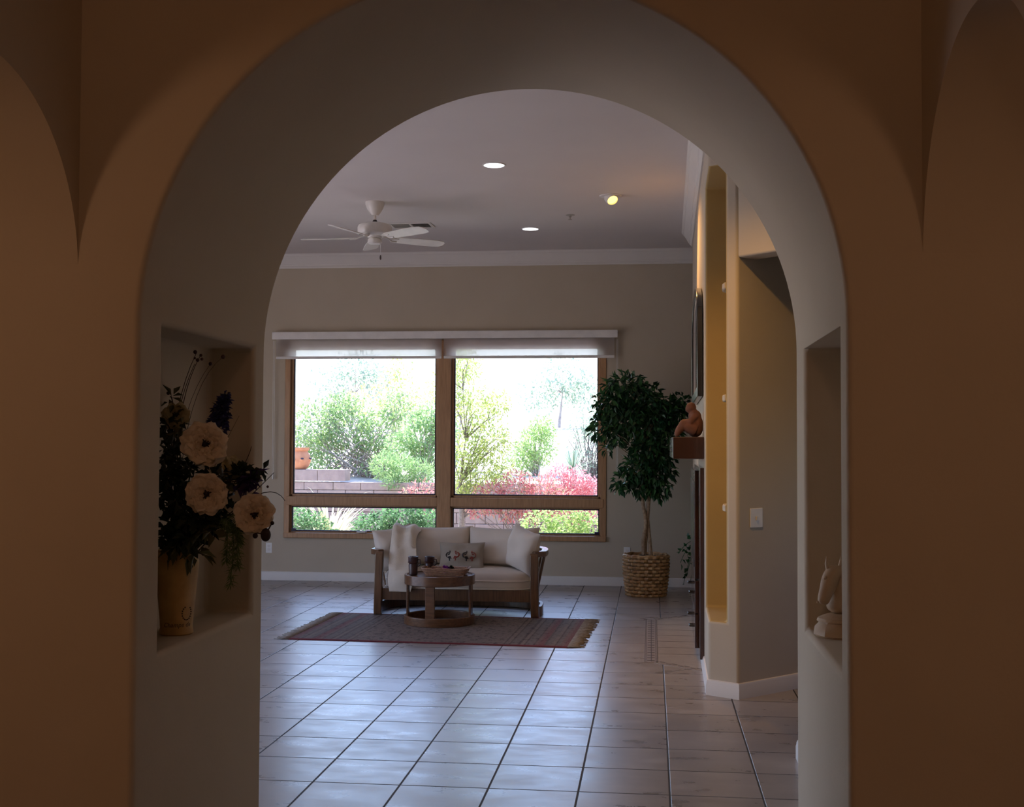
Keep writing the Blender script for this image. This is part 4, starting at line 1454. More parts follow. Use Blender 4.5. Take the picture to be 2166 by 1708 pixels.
# seated clay figure on the mantel (stylised sculpture, head bowed, legs folded)
fgx, fgy, fgz = .27, 8.66, 1.600
mb = MB()
for p, r in (((.040, 0, .052), .054), ((.046, 0, .105), .050), ((.038, 0, .148), .047), ((.012, 0, .212), .037), ((-.004, 0, .200), .026), ((-.016, 0, .192), .013)):
    mb.ball(p, r, 14)
mb.tube([(.044, 0, .05), (.046, 0, .10), (.038, 0, .15)], [.052, .050, .044], 16)
mb.tube([(.036, 0, .16), (.016, 0, .205)], [.030, .026], 12)
for s_ in (-1, 1):
    mb.tube([(.045, s_ * .034, .048), (.0, s_ * .042, .066), (-.040, s_ * .042, .092)], [.044, .041, .034], 14).ball((-.040, s_ * .042, .090), .035, 12)
    mb.tube([(-.042, s_ * .042, .088), (-.072, s_ * .038, .050), (-.090, s_ * .034, .018)], [.033, .028, .021], 12).ball((-.088, s_ * .034, .018), .020, 10)
    mb.tube([(.036, s_ * .050, .152), (.008, s_ * .066, .112), (-.045, s_ * .046, .108)], [.026, .021, .017], 10).ball((.036, s_ * .046, .150), .028, 10).ball((.008, s_ * .066, .112), .021, 10).ball((-.045, s_ * .046, .108), .019, 10)
so = mb.build('seated_sculpture', 'terracotta', loc=(0, 0, 0))
so.location = (fgx, fgy, fgz)
rmd = so.modifiers.new('remesh', 'REMESH')
rmd.mode = 'VOXEL'
rmd.voxel_size = .006
rmd.use_smooth_shade = True
sm2 = so.modifiers.new('smooth', 'SMOOTH')
sm2.factor = .6
sm2.iterations = 5
bpy.context.view_layer.update()
me2 = bpy.data.meshes.new_from_object(so.evaluated_get(bpy.context.evaluated_depsgraph_get()))
bpy.data.objects.remove(so)
zz = np.empty(len(me2.vertices) * 3)
me2.vertices.foreach_get('co', zz)
zz = zz.reshape(-1, 3)
zz[:, 2] = np.maximum(zz[:, 2], 0)
me2.vertices.foreach_set('co', zz.ravel())
me2.name = 'seated_sculpture'
me2.materials.clear()
me2.materials.append(MAT['terracotta'])
so = bpy.data.objects.new('seated_sculpture', me2)
so.location = (fgx, fgy, fgz)
COL.objects.link(so)
tag(so, 'small terracotta sculpture of a seated bowed figure on the mantel', 'sculpture')

# three corner shelves inside the tall niche
for z, lb in ((1.15, 'lowest small pale shelf inside the tall wall niche'), (1.84, 'middle small pale shelf inside the tall wall niche'), (2.545, 'topmost small pale shelf inside the tall wall niche')):
    mb = MB().prism([(.455, 7.60), (.445, 7.68), (.452, 7.78), (.50, 7.88), (.62, 7.98), (.78, 7.985), (.485, 7.61)], z - .022, z + .022)
    tag(mb.build('niche_shelf', 'wall', loc=(.56, 7.8, z - .022), smooth=30, bevel=.010, bseg=3), lb, 'shelf', 'shelves in the tall wall niche')

# ivy beyond the chimney breast, on a low stand
IX, IY = .62, 12.62
ps = thing('plant_stand', (IX, IY, 0), 'low dark plant stand behind the chimney breast', 'plant stand')
MB().lathe([(.001, .40), (.15, .40), (.155, .415), (.15, .43), (.001, .43)], (IX, IY, 0), 24, cap=False).build('stand_top', 'darkwood', ps)
for k in range(3):
    a = 2 * PI * k / 3 + .4
    MB().tube([(IX + .10 * math.cos(a), IY + .10 * math.sin(a), .405), (IX + .13 * math.cos(a), IY + .13 * math.sin(a), 0)], .014, 8).build('leg', 'darkwood', ps)
pt_ = MB().lathe([(.075, 0), (.10, .12), (.11, .15), (.10, .15), (.09, .12), (.001, .12)], (IX, IY, .43), 24, cap=True)
tag(pt_.build('plant_pot', 'terracotta', loc=(IX, IY, .43)), 'small clay pot on the stand behind the chimney breast', 'pot')
iv = thing('ivy_plant', (IX, IY, .55), 'green trailing ivy spilling out beside the cabinet', 'plant')
vn, lv = MB(), MB()
rg = np.random.default_rng(5)
for k, (ex, ey, ez) in enumerate([(.33, 12.58, .10), (.36, 12.50, .20), (.30, 12.62, .32), (.28, 12.55, .42), (.40, 12.52, .14), (.42, 12.6, .5), (.5, 12.45, .66), (.37, 12.6, .60), (.70, 12.4, .4), (.55, 12.4, .3)]):
    p0 = Vector((IX, IY, .56))
    p2 = Vector((ex, ey, ez))
    p1 = Vector(((IX + 2 * ex) / 3, (IY + 2 * ey) / 3, .62))
    ps_ = [(1 - t) ** 2 * p0 + 2 * t * (1 - t) * p1 + t * t * p2 for t in [i / 12 for i in range(13)]]
    vn.tube(ps_, .003, 5)
    c = np.array([ps_[i] for i in range(3, 13)]) + rg.normal(size=(10, 3)) * .012
    leaf_cloud(lv, rg, c, .055, .05, droop=.4)
vn.build('stem', 'ivy', iv)
lv.build('foliage', 'ivy', iv, smooth=0)

# floor inlay before the fireplace: pale tile panel framed with chips of mosaic
inl = MB()
inl.prism([(.05, 8.69), (.05, 10.72), (bx(11) - .02, 10.98), (bx(8.4) - .02, 8.42)], .0, .003)
fi = struct('trim_inlay', inl, 'inlay', 'pale stone tile panel set into the floor by the fireplace cabinet', 'floor inlay', loc=(.2, 9.7, 0), smooth=0)
gl = MB()
for i in range(1, 8):
    y = 8.69 + .29 * i
    gl.box2((.05, y - .003, .0031), (bx(y) - .02, y + .003, .0036))
gl.build('grout_line', 'inlayd', fi, smooth=0)
br_ = MB().box2((-.05, 8.63, .0), (.047, 10.72, .0034))
for a, b in (((.05, 10.72), (bx(11) - .02, 10.98)), ((.05, 8.69), (bx(8.4) - .02, 8.42))):
    s = 1 if a[1] > 10 else -1
    br_.prism([a, b, (b[0], b[1] + s * .07), (a[0] - .03, a[1] + s * .07)], 0, .0034)
br_.build('mosaic_border', 'inlaym', fi, smooth=0)
chp = MB()
for i in range(19):
    y = 8.70 + i * (1.98 / 18)
    chp.box2((-.028, y - .007, .0035), (.025, y + .007, .0045))
chp.box2((-.003, 8.66, .0035), (.003, 10.70, .0044))
for x in (-.046, -.038, .034, .045):
    chp.box2((x - .0018, 8.64, .0035), (x + .0018, 10.71, .0042))
rng = random.Random(4)
for a, b, s in (((.06, 10.74), (.36, 10.98), 1), ((.06, 8.67), (.35, 8.43), -1)):
    for k in range(7):
        f = (k + .5) / 7
        x, y = a[0] + (b[0] - a[0]) * f, a[1] + (b[1] - a[1]) * f + s * (.05 if k % 2 else .015)
        chp.box((x, y, .004), (.045, .010, .0012), (0, 0, math.atan2(b[1] - a[1], b[0] - a[0])))
chp.build('mosaic_chip', 'inlayd', fi, smooth=0)

# ================================================================== LEFT NICHE: VASE AND FLOWERS
VX, VY, VZ = -1.408, 3.47, .978
VR = [(.046, 0), (.050, .004), (.049, .012), (.047, .02), (.049, .05), (.054, .10), (.059, .15), (.063, .19), (.064, .215), (.061, .23), (.058, .24), (.060, .25), (.057, .252), (.053, .24), (.055, .20), (.044, .03), (.001, .02)]
vs_ = thing('ceramic_vase', (VX, VY, VZ), 'tall aged cream ceramic vase with dark lettering in the left niche', 'vase')
vb = MB().lathe(VR, (VX, VY, VZ), 48, cap=True).build('vase_body', 'vase', vs_)


def wrap_text(txt, size, ang0, z, rfun):
    cu = bpy.data.curves.new('t', 'FONT')
    cu.body = txt
    cu.size = size
    cu.shear = .25
    cu.align_x = 'CENTER'
    cu.resolution_u = 3
    to = bpy.data.objects.new('t', cu)
    COL.objects.link(to)
    bpy.context.view_layer.update()
    me = bpy.data.meshes.new_from_object(to.evaluated_get(bpy.context.evaluated_depsgraph_get()))
    bpy.data.objects.remove(to)
    bm = bmesh.new()
    bm.from_mesh(me)
    bmesh.ops.triangulate(bm, faces=bm.faces)
    bmesh.ops.subdivide_edges(bm, edges=[e for e in bm.edges if e.calc_length() > .006], cuts=1)
    mb = MB()
    vs, fs = [], []
    for v in bm.verts:
        zz = z + v.co.y
        r = rfun(zz) + .0006
        a = ang0 + v.co.x / r
        vs.append((VX + r * math.cos(a), VY + r * math.sin(a), VZ + zz))
    bm.verts.index_update()
    for f in bm.faces:
        fs.append(tuple(v.index for v in f.verts))
    bm.free()
    mb.add(vs, fs)
    return mb


def rv(z):
    for (r0, z0), (r1, z1) in zip(VR[:9], VR[1:10]):
        if z0 <= z <= z1:
            return r0 + (r1 - r0) * (z - z0) / (z1 - z0)
    return .05


cam_ang = math.atan2(0 - VY, 0 - VX)
tx = wrap_text('Champs de', .019, cam_ang + .05, .026, rv)
tx.build('lettering', 'ink', vb, smooth=0)
wr = MB()
for k in range(15):
    a = .5 + k * (2 * PI - 1.2) / 14 + PI / 2
    r = rv(.07) + .001
    aa = cam_ang + .62 + .016 * math.cos(a) / r
    z = .066 + .020 * math.sin(a)
    rr = rv(z) + .0008
    wr.ball((VX + rr * math.cos(aa), VY + rr * math.sin(aa), VZ + z), .0021, 6)
wr.build('wreath_mark', 'ink', vb)

MOUTH = Vector((VX, VY, VZ + .245))


def stem_to(mb, p, r=.0022, sag=.03, n=10, start=None):
    p0 = Vector(start or MOUTH) + Vector(((p[0] - VX) * .12, (p[1] - VY) * .12, 0))
    p0.x = min(max(p0.x, VX - .035), VX + .035)
    p2 = Vector(p)
    p1 = Vector((p0.x * .7 + p2.x * .3, p0.y * .7 + p2.y * .3, max(p0.z, p2.z) + sag))
    q = [(1 - t) ** 2 * (p0 - Vector((0, 0, .06))) + 2 * t * (1 - t) * p1 + t * t * p2 for t in [i / n for i in range(n + 1)]]
    mb.tube(q, r, 5)
    return q


def peony(p, face, R, label, seed, mat='peony'):
    rng = random.Random(seed)
    t = thing('peony', p, label, 'flower', 'cream peonies in the vase')
    st = MB()
    stem_to(st, Vector(p) - Vector(face).normalized() * R * .4)
    st.build('stem', 'darkleaf', t)
    q = Vector(face).normalized().to_track_quat('Z', 'Y').to_matrix()
    pm = MB()
    for ringi, (nn, r0, elev, ln) in enumerate(((8, .15, .05, 1.0), (9, .14, .38, .96), (9, .13, .66, .84), (9, .12, .92, .70), (9, .10, 1.14, .56), (8, .16, 1.35, .42))):
        for k in range(nn):
            a = 2 * PI * k / nn + ringi * .4 + rng.uniform(-.15, .15)
            el = elev + rng.uniform(-.12, .12)
            L = R * ln * rng.uniform(.88, 1.08)
            wd = L * rng.uniform(.55, .68)
            rv_ = rng.uniform(0, 6)

            def f(u, v, a=a, el=el, L=L, wd=wd, rv_=rv_):
                s = (u - .5) * 2
                w = wd * math.sin(PI * min(1, .12 + v * .62)) * s
                curl = el + (.75 if el < .6 else .5) * v ** 1.5 - (.75 * v ** 4)
                rad = r0 * R * .4 + L * v * math.cos(curl)
                z = L * v * math.sin(curl) + .16 * L * s * s * v + .10 * L * math.sin(s * 7 + rv_) * v * v
                rad -= .05 * L * abs(math.sin(s * 3.2 + rv_)) * (v > .95)
                x = rad * math.cos(a) - w * math.sin(a)
                y = rad * math.sin(a) + w * math.cos(a)
                return q @ Vector((x, y, z - R * .25)) + Vector(p)
            pm.grid(f, 9, 7)
    pm.build('petals', mat, t, smooth=180)
    hm = MB()
    for k in range(14):
        a, e = rng.uniform(0, 6.28), rng.uniform(.7, 1.5)
        d = q @ Vector((math.cos(a) * math.cos(e), math.sin(a) * math.cos(e), math.sin(e)))
        hm.tube([Vector(p), Vector(p) + d * R * .34], [.0012, .002], 4)
    hm.ball(Vector(p) + q @ Vector((0, 0, R * .05)), R * .16, 8)
    hm.build('flower_heart', 'peonyc', t)


def cp(px, py, Y):
    """helper used when the arrangement was measured: direction through a pixel at depth Y"""
    d = ((px - 1083) / F_PX) * _r - ((py - 854) / F_PX) * _u + _w
    t = Y / d.y
    return Vector((d.x * t, d.y * t, EYE + d.z * t))


peony(cp(433, 941, 3.42), (.45, -1, .12), .062, 'uppermost cream peony, wide open with a dark heart, in the niche vase', 1)
peony(cp(437, 1045, 3.36), (.35, -1, -.05), .058, 'middle cream peony just above the vase mouth', 2)
peony(cp(538, 1090, 3.40), (.35, -1, .05), .056, 'rightmost cream peony hanging out of the niche', 3)
peony(cp(372, 880, 3.52), (.3, -1, .5), .040, 'small cream bloom at the top left of the bouquet', 4, 'cream')
peony(cp(492, 985, 3.46), (.8, -.6, .4), .030, 'small pale bud half hidden behind the uppermost peony', 5, 'cream')

rg = np.random.default_rng(33)
# delphinium spike
dl = thing('delphinium', tuple(cp(462, 900, 3.5)), 'dark blue delphinium spike rising behind the uppermost peony', 'flower')
a_, b_ = cp(448, 940, 3.50), cp(478, 838, 3.50)
s_ = MB()
q = stem_to(s_, a_)
s_.tube([a_, (a_ + b_) / 2, b_], [.003, .0025, .001], 6)
s_.build('stem', 'darkleaf', dl)
n = 420
tt = rg.random(n) ** .8
c = np.array([a_ * (1 - t) + b_ * t for t in tt])
rad = (.036 * (1 - tt) + .012)[:, None]
d = rg.normal(size=(n, 3))
d /= np.linalg.norm(d, axis=1, keepdims=True)
fl_ = MB()
leaf_cloud(fl_, rg, c + d * rad * .7, .018, .014, d, droop=0, spread=.5)
fl_.build('petals', 'blue', dl, smooth=0)
# violet iris
vi = thing('violet_bloom', tuple(cp(522, 1025, 3.42)), 'dark violet bloom between the upper and rightmost peonies', 'flower')
p = cp(522, 1025, 3.42)
s_ = MB()
stem_to(s_, p)
s_.build('stem', 'darkleaf', vi)
c = np.array([p] * 44) + rg.normal(size=(44, 3)) * .012
d = rg.normal(size=(44, 3))
fl_ = MB()
leaf_cloud(fl_, rg, c, .040, .028, d, droop=.2, spread=.2)
fl_.build('petals', 'violet', vi, smooth=0)


def spray(name, label, mat, targets, n, ln, wd, rad, droop=.25, cat='foliage spray', stemmat='twig', group=None, sag=.03):
    t = thing(name, tuple(MOUTH), label, cat, group)
    sm_, lf = MB(), MB()
    for tg in targets:
        q = stem_to(sm_, tg, .0018, sag)
        ts = rg.uniform(.35, 1.0, n)
        c = np.array([Vector(q[min(int(x * 10), 9)]).lerp(Vector(q[min(int(x * 10) + 1, 10)]), x * 10 - int(x * 10)) for x in ts])
        d = rg.normal(size=(n, 3))
        c = c + d / np.linalg.norm(d, axis=1, keepdims=True) * rad * rg.random((n, 1))
        leaf_cloud(lf, rg, c, ln, wd, d, droop=droop, spread=.3)
    sm_.build('stem', stemmat, t)
    lf.build('leaves', mat, t, smooth=0)


spray('leaf_spray', 'dense dark leafy spray filling the left of the bouquet', 'darkleaf', [cp(360, 960, 3.42), cp(352, 1010, 3.38), cp(370, 1060, 3.36), cp(355, 1110, 3.36), cp(400, 990, 3.45), cp(352, 900, 3.5), cp(350, 1150, 3.38)], 60, .036, .024, .035)
spray('leaf_spray', 'dark leafy spray in the middle of the bouquet between the peonies', 'darkleaf', [cp(470, 1010, 3.46), cp(480, 1060, 3.44), cp(420, 1100, 3.36), cp(460, 1110, 3.38), cp(400, 1140, 3.36), cp(490, 1090, 3.44)], 60, .036, .024, .032)
spray('leaf_spray', 'dark leafy branch reaching out over the niche edge', 'darkleaf', [cp(560, 995, 3.42), cp(545, 1005, 3.42), cp(520, 1000, 3.44)], 45, .030, .020, .018)
spray('olive_spray', 'olive green leaves drooping over the vase rim', 'olive', [cp(430, 1175, 3.36), cp(450, 1125, 3.34), cp(370, 1160, 3.36), cp(500, 1020, 3.42)], 16, .050, .026, .016, droop=.5)
spray('olive_spray', 'olive green leaves at the upper left behind the small cream bloom', 'olive', [cp(360, 840, 3.55), cp(385, 905, 3.5)], 16, .040, .022, .02)
# feathery fern hanging right of the vase
fe = thing('fern_frond', tuple(MOUTH), 'feathery green fern hanging down beside the vase', 'foliage spray')
sm_, lf = MB(), MB()
for tg, md_ in ((cp(487, 1238, 3.40), cp(494, 1110, 3.38)), (cp(502, 1200, 3.40), cp(500, 1110, 3.38)), (cp(478, 1190, 3.38), cp(480, 1100, 3.36)), (cp(508, 1150, 3.4), cp(500, 1090, 3.38))):
    q0 = [MOUTH - Vector((0, 0, .05)), MOUTH + Vector((.03, -.02, .06)), md_, md_.lerp(tg, .5) + Vector((.004, 0, 0)), tg]
    q = [q0[min(int(t), 3)].lerp(q0[min(int(t), 3) + 1], t - min(int(t), 3)) for t in [4 * i / 14 for i in range(15)]]
    sm_.tube(q, .0013, 5)
    for i in range(6, 14):
        for k in range(22):
            f = rg.random()
            c0 = Vector(q[i]).lerp(Vector(q[i + 1] if i < 14 else q[i]), f)
            d = np.array([rg.normal() * .7, rg.normal() * .5, -.4 + rg.normal() * .5])
            leaf_cloud(lf, rg, [c0], .024, .0022, [d], droop=.3, spread=.1)
sm_.build('stem', 'fern', fe)
lf.build('needles', 'fern', fe, smooth=0)


def twig(label, tips, mids, berries, cat='twig', r=.0016):
    t = thing('berry_twig', tuple(MOUTH), label, cat, 'dark twigs in the bouquet')
    s = MB()
    for tip, mid in zip(tips, mids):
        p0, p1, p2 = MOUTH - Vector((0, 0, .05)), Vector(mid), Vector(tip)
        q = [(1 - u) ** 2 * p0 + 2 * u * (1 - u) * p1 + u * u * p2 for u in [i / 12 for i in range(13)]]
        s.tube(q, [r * (1.3 - .06 * i) for i in range(13)], 5)
    s.build('twig_stem', 'twig', t)
    for b_, rr in berries:
        MB().ball(b_, rr, 8).build('berry', 'berry', t)


Yt = 3.56
twig('tall forked twig with dark berries reaching the top of the niche', [cp(415, 748, Yt), cp(424, 752, Yt), cp(412, 770, Yt)], [cp(338, 905, Yt), cp(352, 880, Yt), cp(340, 920, Yt)],
     [(cp(413, 745, Yt), .0065), (cp(418, 762, Yt), .006), (cp(425, 752, Yt), .005), (cp(427, 760, Yt), .005), (cp(356, 832, Yt), .006), (cp(412, 758, Yt), .004)])
twig('bare twig leaning right of the blue delphinium with two loose berries above', [cp(506, 880, Yt), cp(445, 770, Yt + .1), cp(472, 755, Yt + .1)], [cp(440, 1000, Yt), cp(350, 900, Yt + .05), cp(372, 830, Yt + .05)],
     [(cp(445, 770, Yt + .1), .006), (cp(472, 755, Yt + .1), .007)], r=.0009)
twig('bare curling twig arching out of the niche toward the window', [cp(603, 1060, 3.42), cp(580, 1000, 3.42), cp(532, 945, 3.5)], [cp(560, 985, 3.44), cp(540, 1040, 3.42), cp(520, 1000, 3.5)], [(cp(566, 1030, 3.42), .004)])
# seed pod at the right
sd = thing('seed_pod', tuple(cp(562, 1130, 3.40)), 'dark hanging seed pod below the rightmost peony', 'seed pod')
p = cp(562, 1132, 3.40)
s_ = MB()
stem_to(s_, cp(545, 1128, 3.40), .002)
s_.tube([cp(545, 1128, 3.4), p], .002, 5)
s_.tube([p, cp(575, 1108, 3.4)], [.003, .0015], 5)
s_.build('stem', 'twig', sd)
MB().ball(p, .017, 10, sc3=(.9, .9, 1.15)).ball(cp(576, 1107, 3.4), .006, 8).ball(cp(540, 1134, 3.4), .008, 8).build('pod', 'peonyc', sd)

# ================================================================== RIGHT NICHE: HORSE HEAD
HX, HY, HZ = .550, 3.70, .978
hs = thing('horse_head_statue', (HX, HY, HZ), 'cream cast stone horse head bust in the right niche', 'statue')
pd = MB()
pd.lathe([(.080, 0), (.084, .006), (.080, .030), (.070, .040), (.068, .046)], (HX + .016, HY, HZ), 8, cap=True)
pd.lathe([(.068, .046), (.064, .055), (.046, .063), (.036, .066)], (HX + .010, HY, HZ), 24, cap=True)
pd.build('plinth', 'horse', hs, smooth=40)


def skin_mesh(name, joints, edges, radii, mat, parent, origin, sub=2):
    me = bpy.data.meshes.new(name)
    me.from_pydata([tuple(j) for j in joints], edges, [])
    o = bpy.data.objects.new(name, me)
    COL.objects.link(o)
    mdf = o.modifiers.new('skin', 'SKIN')
    mdf.use_smooth_shade = True
    for i, v in enumerate(me.skin_vertices[0].data):
        r = radii[i]
        v.radius = r if isinstance(r, tuple) else (r, r)
    me.skin_vertices[0].data[0].use_root = True
    s2 = o.modifiers.new('sub', 'SUBSURF')
    s2.levels = s2.render_levels = sub
    bpy.context.view_layer.update()
    m2 = bpy.data.meshes.new_from_object(o.evaluated_get(bpy.context.evaluated_depsgraph_get()))
    bpy.data.objects.remove(o)
    m2.materials.clear()
    m2.materials.append(MAT[mat])
    m2.name = name
    o = bpy.data.objects.new(name, m2)
    COL.objects.link(o)
    o.parent = parent
    o.location = Vector(origin) - (parent.location if parent else Vector())
    return o


# the head looks out of the niche: down and to the left, slightly toward the viewer
HJ = [(.006, .016, .060), (.016, .020, .100), (.018, .018, .140), (.008, .006, .178), (-.008, -.006, .196), (-.020, -.014, .168), (-.032, -.022, .138), (-.042, -.028, .110), (-.045, -.030, .096)]
HR = [(.044, .046), (.038, .044), (.036, .042), (.033, .038), (.028, .031), (.030, .033), (.021, .024), (.020, .022), (.013, .014)]
skin_mesh('horse_head', HJ, [(i, i + 1) for i in range(8)], HR, 'horse', hs, (HX, HY, HZ))
for dx in (-.017, .017):
    b = Vector((HX - .008 + dx, HY + .0 + dx * .4, HZ + .204))
    er = MB()
    er.tube([b - Vector((0, 0, .01)), b + Vector((dx * .25, 0, .012)), b + Vector((dx * .3, -.002, .034))], [.0095, .009, .001], 8, flat=.6)
    er.build('ear', 'horse', hs)
mn = MB()
for k in range(9):
    f = k / 8
    b = Vector((HX + .030 + .008 * math.sin(f * 3), HY + .030, HZ + .205 - .12 * f))
    mn.tube([b, b + Vector((.012, .004, -.012)), b + Vector((.010, -.010, -.034))], [.008, .008, .002], 6, flat=.6)
mn.build('mane', 'horse', hs)
for s in (-1, 1):
    MB().ball((HX - .016 + s * .020, HY - .018 + s * .014, HZ + .176), .006, 8).build('eye', 'horse', hs)
    MB().ball((HX - .050 + s * .011, HY - .040 + s * .007, HZ + .106), .004, 6).build('nostril', 'horse', hs)

# ================================================================== GARDEN
gd = MB()


def terrain(u, v):
    x = -28 + 46 * u
    y = 13.43 + 72 * v ** 1.5
    if y < 18.1:
        z = -.02
    else:
        z = .86 + max(0, min(y, 42) - 19) * .075 - max(0, y - 42) * .02
    z += .05 * math.sin(x * 1.3) * math.sin(y * .9)
    return (x, y, z)


gd.grid(terrain, 60, 90)
struct('ground_garden', gd, 'sand', 'sunlit pinkish desert ground of the garden', 'ground', smooth=180)
gp = MB().box2((-30, 2, -.2), (-6.75, 13.4, -.03))
struct('ground_patio', gp, 'sand', 'patio ground outside the left wall', 'ground', smooth=0)
ev = MB().box2((-7.6, DFAR + .2, 2.95), (5.2, DFAR + 1.5, 3.1))
struct('roof_eave', ev, 'eave', 'roof eave above the windows', 'roof', smooth=0)
gw = MB()
rng = random.Random(7)
for row in range(6):
    z0 = .005 + row * .165
    x = -9.0 + (row % 2) * .22
    while x < 3.5:
        w = .44 * rng.uniform(.95, 1.05)
        top_h = .165 if row < 5 else .12
        gw.box2((x + .003, 18.0 - .012 * rng.random(), z0), (x + w - .003, 18.26, z0 + top_h - .006))
        x += w
x = -9.0
while x < -5.0:
    gw.box2((x, 17.97, .965), (x + .43, 18.30, 1.135))
    x += .436
gw.box2((-9, 18.2, 0), (3.5, 18.3, .9))
struct('wall_garden', gw, 'block', 'grey stone block retaining wall across the garden', 'garden wall', smooth=0, bevel=.008)

pot = thing('strawberry_pot', (-5.40, 18.13, 1.137), 'terracotta strawberry pot standing on the garden wall', 'garden pot')
MB().lathe([(.09, 0), (.13, .04), (.165, .12), (.165, .18), (.13, .25), (.115, .28), (.14, .30), (.145, .335), (.125, .335), (.1, .28), (.001, .27)], (-5.40, 18.13, 1.137), 28, cap=True).build('body', 'potclay', pot)
for a in (-1.9, -1.1, -.2):
    k_ = MB().ball((-5.40 + .155 * math.cos(a), 18.13 + .155 * math.sin(a), 1.137 + .15), .036, 8, sc3=(1, 1, .8)).build('pocket', 'potclay', pot)
    MB().ball((-5.40 + .172 * math.cos(a), 18.13 + .172 * math.sin(a), 1.137 + .165), .027, 8, sc3=(1, 1, .6)).build('pocket_mouth', 'seal', k_)


def shrub(name, label, cat, base, blobs, n, ln, wd, mat, seed, stems=12, stem_r=.012, stem_mat='twig2', droop=.1, spread=.8, group=None, shell=.3, fan=0., stemlabel=None):
    g = np.random.default_rng(seed)
    t = thing(name, base, label, cat, group)
    B = [(base[0] + b[0], base[1] + b[1], base[2] + b[2], b[3], b[4] if len(b) > 4 else 1.) for b in blobs]
    pts, dd = blob_points(g, B, n, shell)
    pts[:, 2] = np.maximum(pts[:, 2], base[2] + .02)
    lf = MB()
    leaf_cloud(lf, g, pts, ln, wd, dd, droop=droop, spread=spread)
    lf.build('foliage', mat, t, smooth=0)
    if stems:
        s = MB()
        for k in range(stems):
            p = Vector(pts[g.integers(n)])
            b = Vector(base) + Vector((g.normal() * .05 * (1 + fan * 4), g.normal() * .05, 0))
            m_ = b.lerp(p, .5) + Vector((g.normal() * .06, g.normal() * .06, .05))
            e = p + (p - m_) * g.uniform(.0, .35)
            s.tube([b, m_, p, e], [stem_r, stem_r * .75, stem_r * .45, stem_r * .15], 5, caps=False)
        s.build('stem', stem_mat, t)
    return t


GB = 'desert shrubs behind the garden wall'
shrub('desert_shrub', 'big twiggy green shrub in the middle of the left window pane', 'shrub', (-4.9, 20.3, .95), [(-.9, 0, .85, .5), (-.3, 0, .95, .5), (.3, 0, .75, .45), (-.7, 0, .45, .4), (.1, .1, .35, .4), (-.5, .2, 1.2, .32), (.55, 0, 1.2, .3)], 5200, .075, .038, 'lf_green', 101, 90, .012, fan=1.6, group=GB)
shrub('desert_shrub', 'grey green shrub at the left edge of the left window pane', 'shrub', (-6.3, 20.8, .95), [(0, 0, .55, .5), (-.3, 0, .9, .45), (.25, 0, .35, .35)], 2200, .06, .026, 'lf_grey', 102, 50, .010, group=GB)
shrub('desert_shrub', 'leafy green shrub against the left side of the centre mullion', 'shrub', (-3.75, 19.4, .92), [(0, 0, .75, .40), (.25, 0, .45, .36), (-.3, 0, .5, .34), (.1, 0, 1.05, .26), (.35, .1, .85, .28)], 3400, .075, .034, 'lf_pine', 103, 36, .012, group=GB)
shrub('low_shrub', 'pale green low shrub spilling over the garden wall', 'shrub', (-3.85, 18.35, .88), [(-.25, -.05, .30, .22), (.05, -.1, .24, .25), (.32, -.05, .2, .22), (-.05, -.3, .05, .18)], 2200, .085, .016, 'lf_pine', 104, 14, .008, droop=-.25)
shrub('yellow_shrub', 'round yellow green shrub behind the red bush', 'shrub', (-1.98, 20.8, .95), [(0, 0, .55, .38), (.1, 0, .85, .24), (-.22, 0, .35, .3)], 2300, .06, .034, 'lf_lime', 105, 20, .010, group=GB)
shrub('desert_shrub', 'airy grey shrub at the right edge of the right window pane', 'shrub', (-.95, 19.2, .92), [(0, 0, .55, .4), (.15, 0, .95, .32), (-.15, 0, .9, .26), (.35, 0, .6, .3)], 2400, .055, .020, 'lf_grey', 106, 50, .010, 'bark2', group=GB)
shrub('red_bush', 'broad red leaved bush before the garden wall', 'shrub', (-1.72, 16.2, 0), [(-.45, 0, .80, .24), (-.1, 0, .92, .27), (.25, 0, .87, .27), (-.64, 0, .68, .15), (.5, .1, .74, .24), (-.2, 0, .66, .18), (.1, 0, .66, .2)], 3000, .060, .026, 'lf_red', 107, 30, .008, 'bark2')
shrub('red_bush', 'taller pink red bush right behind the broad red one', 'shrub', (-1.05, 16.9, 0), [(-.25, 0, 1.02, .24), (.0, 0, .98, .24), (.22, 0, .85, .24), (.05, 0, .65, .28)], 2600, .060, .024, 'lf_pink', 108, 20, .008, 'bark2')
shrub('red_sapling', 'small red sapling left of the centre mullion', 'shrub', (-3.2, 16.6, 0), [(0, 0, .85, .2), (-.18, 0, .78, .14), (.14, 0, .7, .16)], 520, .055, .022, 'lf_red', 109, 16, .006, 'bark2')
shrub('lime_bush', 'low lime green bush under the right window pane', 'shrub', (-1.08, 14.75, 0), [(-.28, 0, .50, .26), (.1, 0, .56, .26), (.38, 0, .48, .25), (0, -.1, .3, .3), (-.3, 0, .22, .25), (.35, 0, .2, .25)], 3000, .06, .034, 'lf_lime', 110, 20, .008)
shrub('green_bush', 'leafy green bush at the lower left corner of the window', 'shrub', (-4.42, 14.8, 0), [(-.1, 0, .50, .26), (.18, 0, .46, .24), (-.3, 0, .35, .26), (.12, 0, .25, .28), (.42, 0, .3, .16)], 2600, .06, .036, 'lf_dark', 111, 16, .008)
shrub('green_bush', 'dense blue green juniper bush left behind the loveseat', 'shrub', (-3.05, 14.85, 0), [(-.42, 0, .46, .25), (-.05, 0, .55, .27), (.32, 0, .50, .26), (0, 0, .25, .3), (-.35, 0, .22, .25), (.3, 0, .25, .26)], 5200, .065, .034, 'lf_dark', 112, 16, .008)
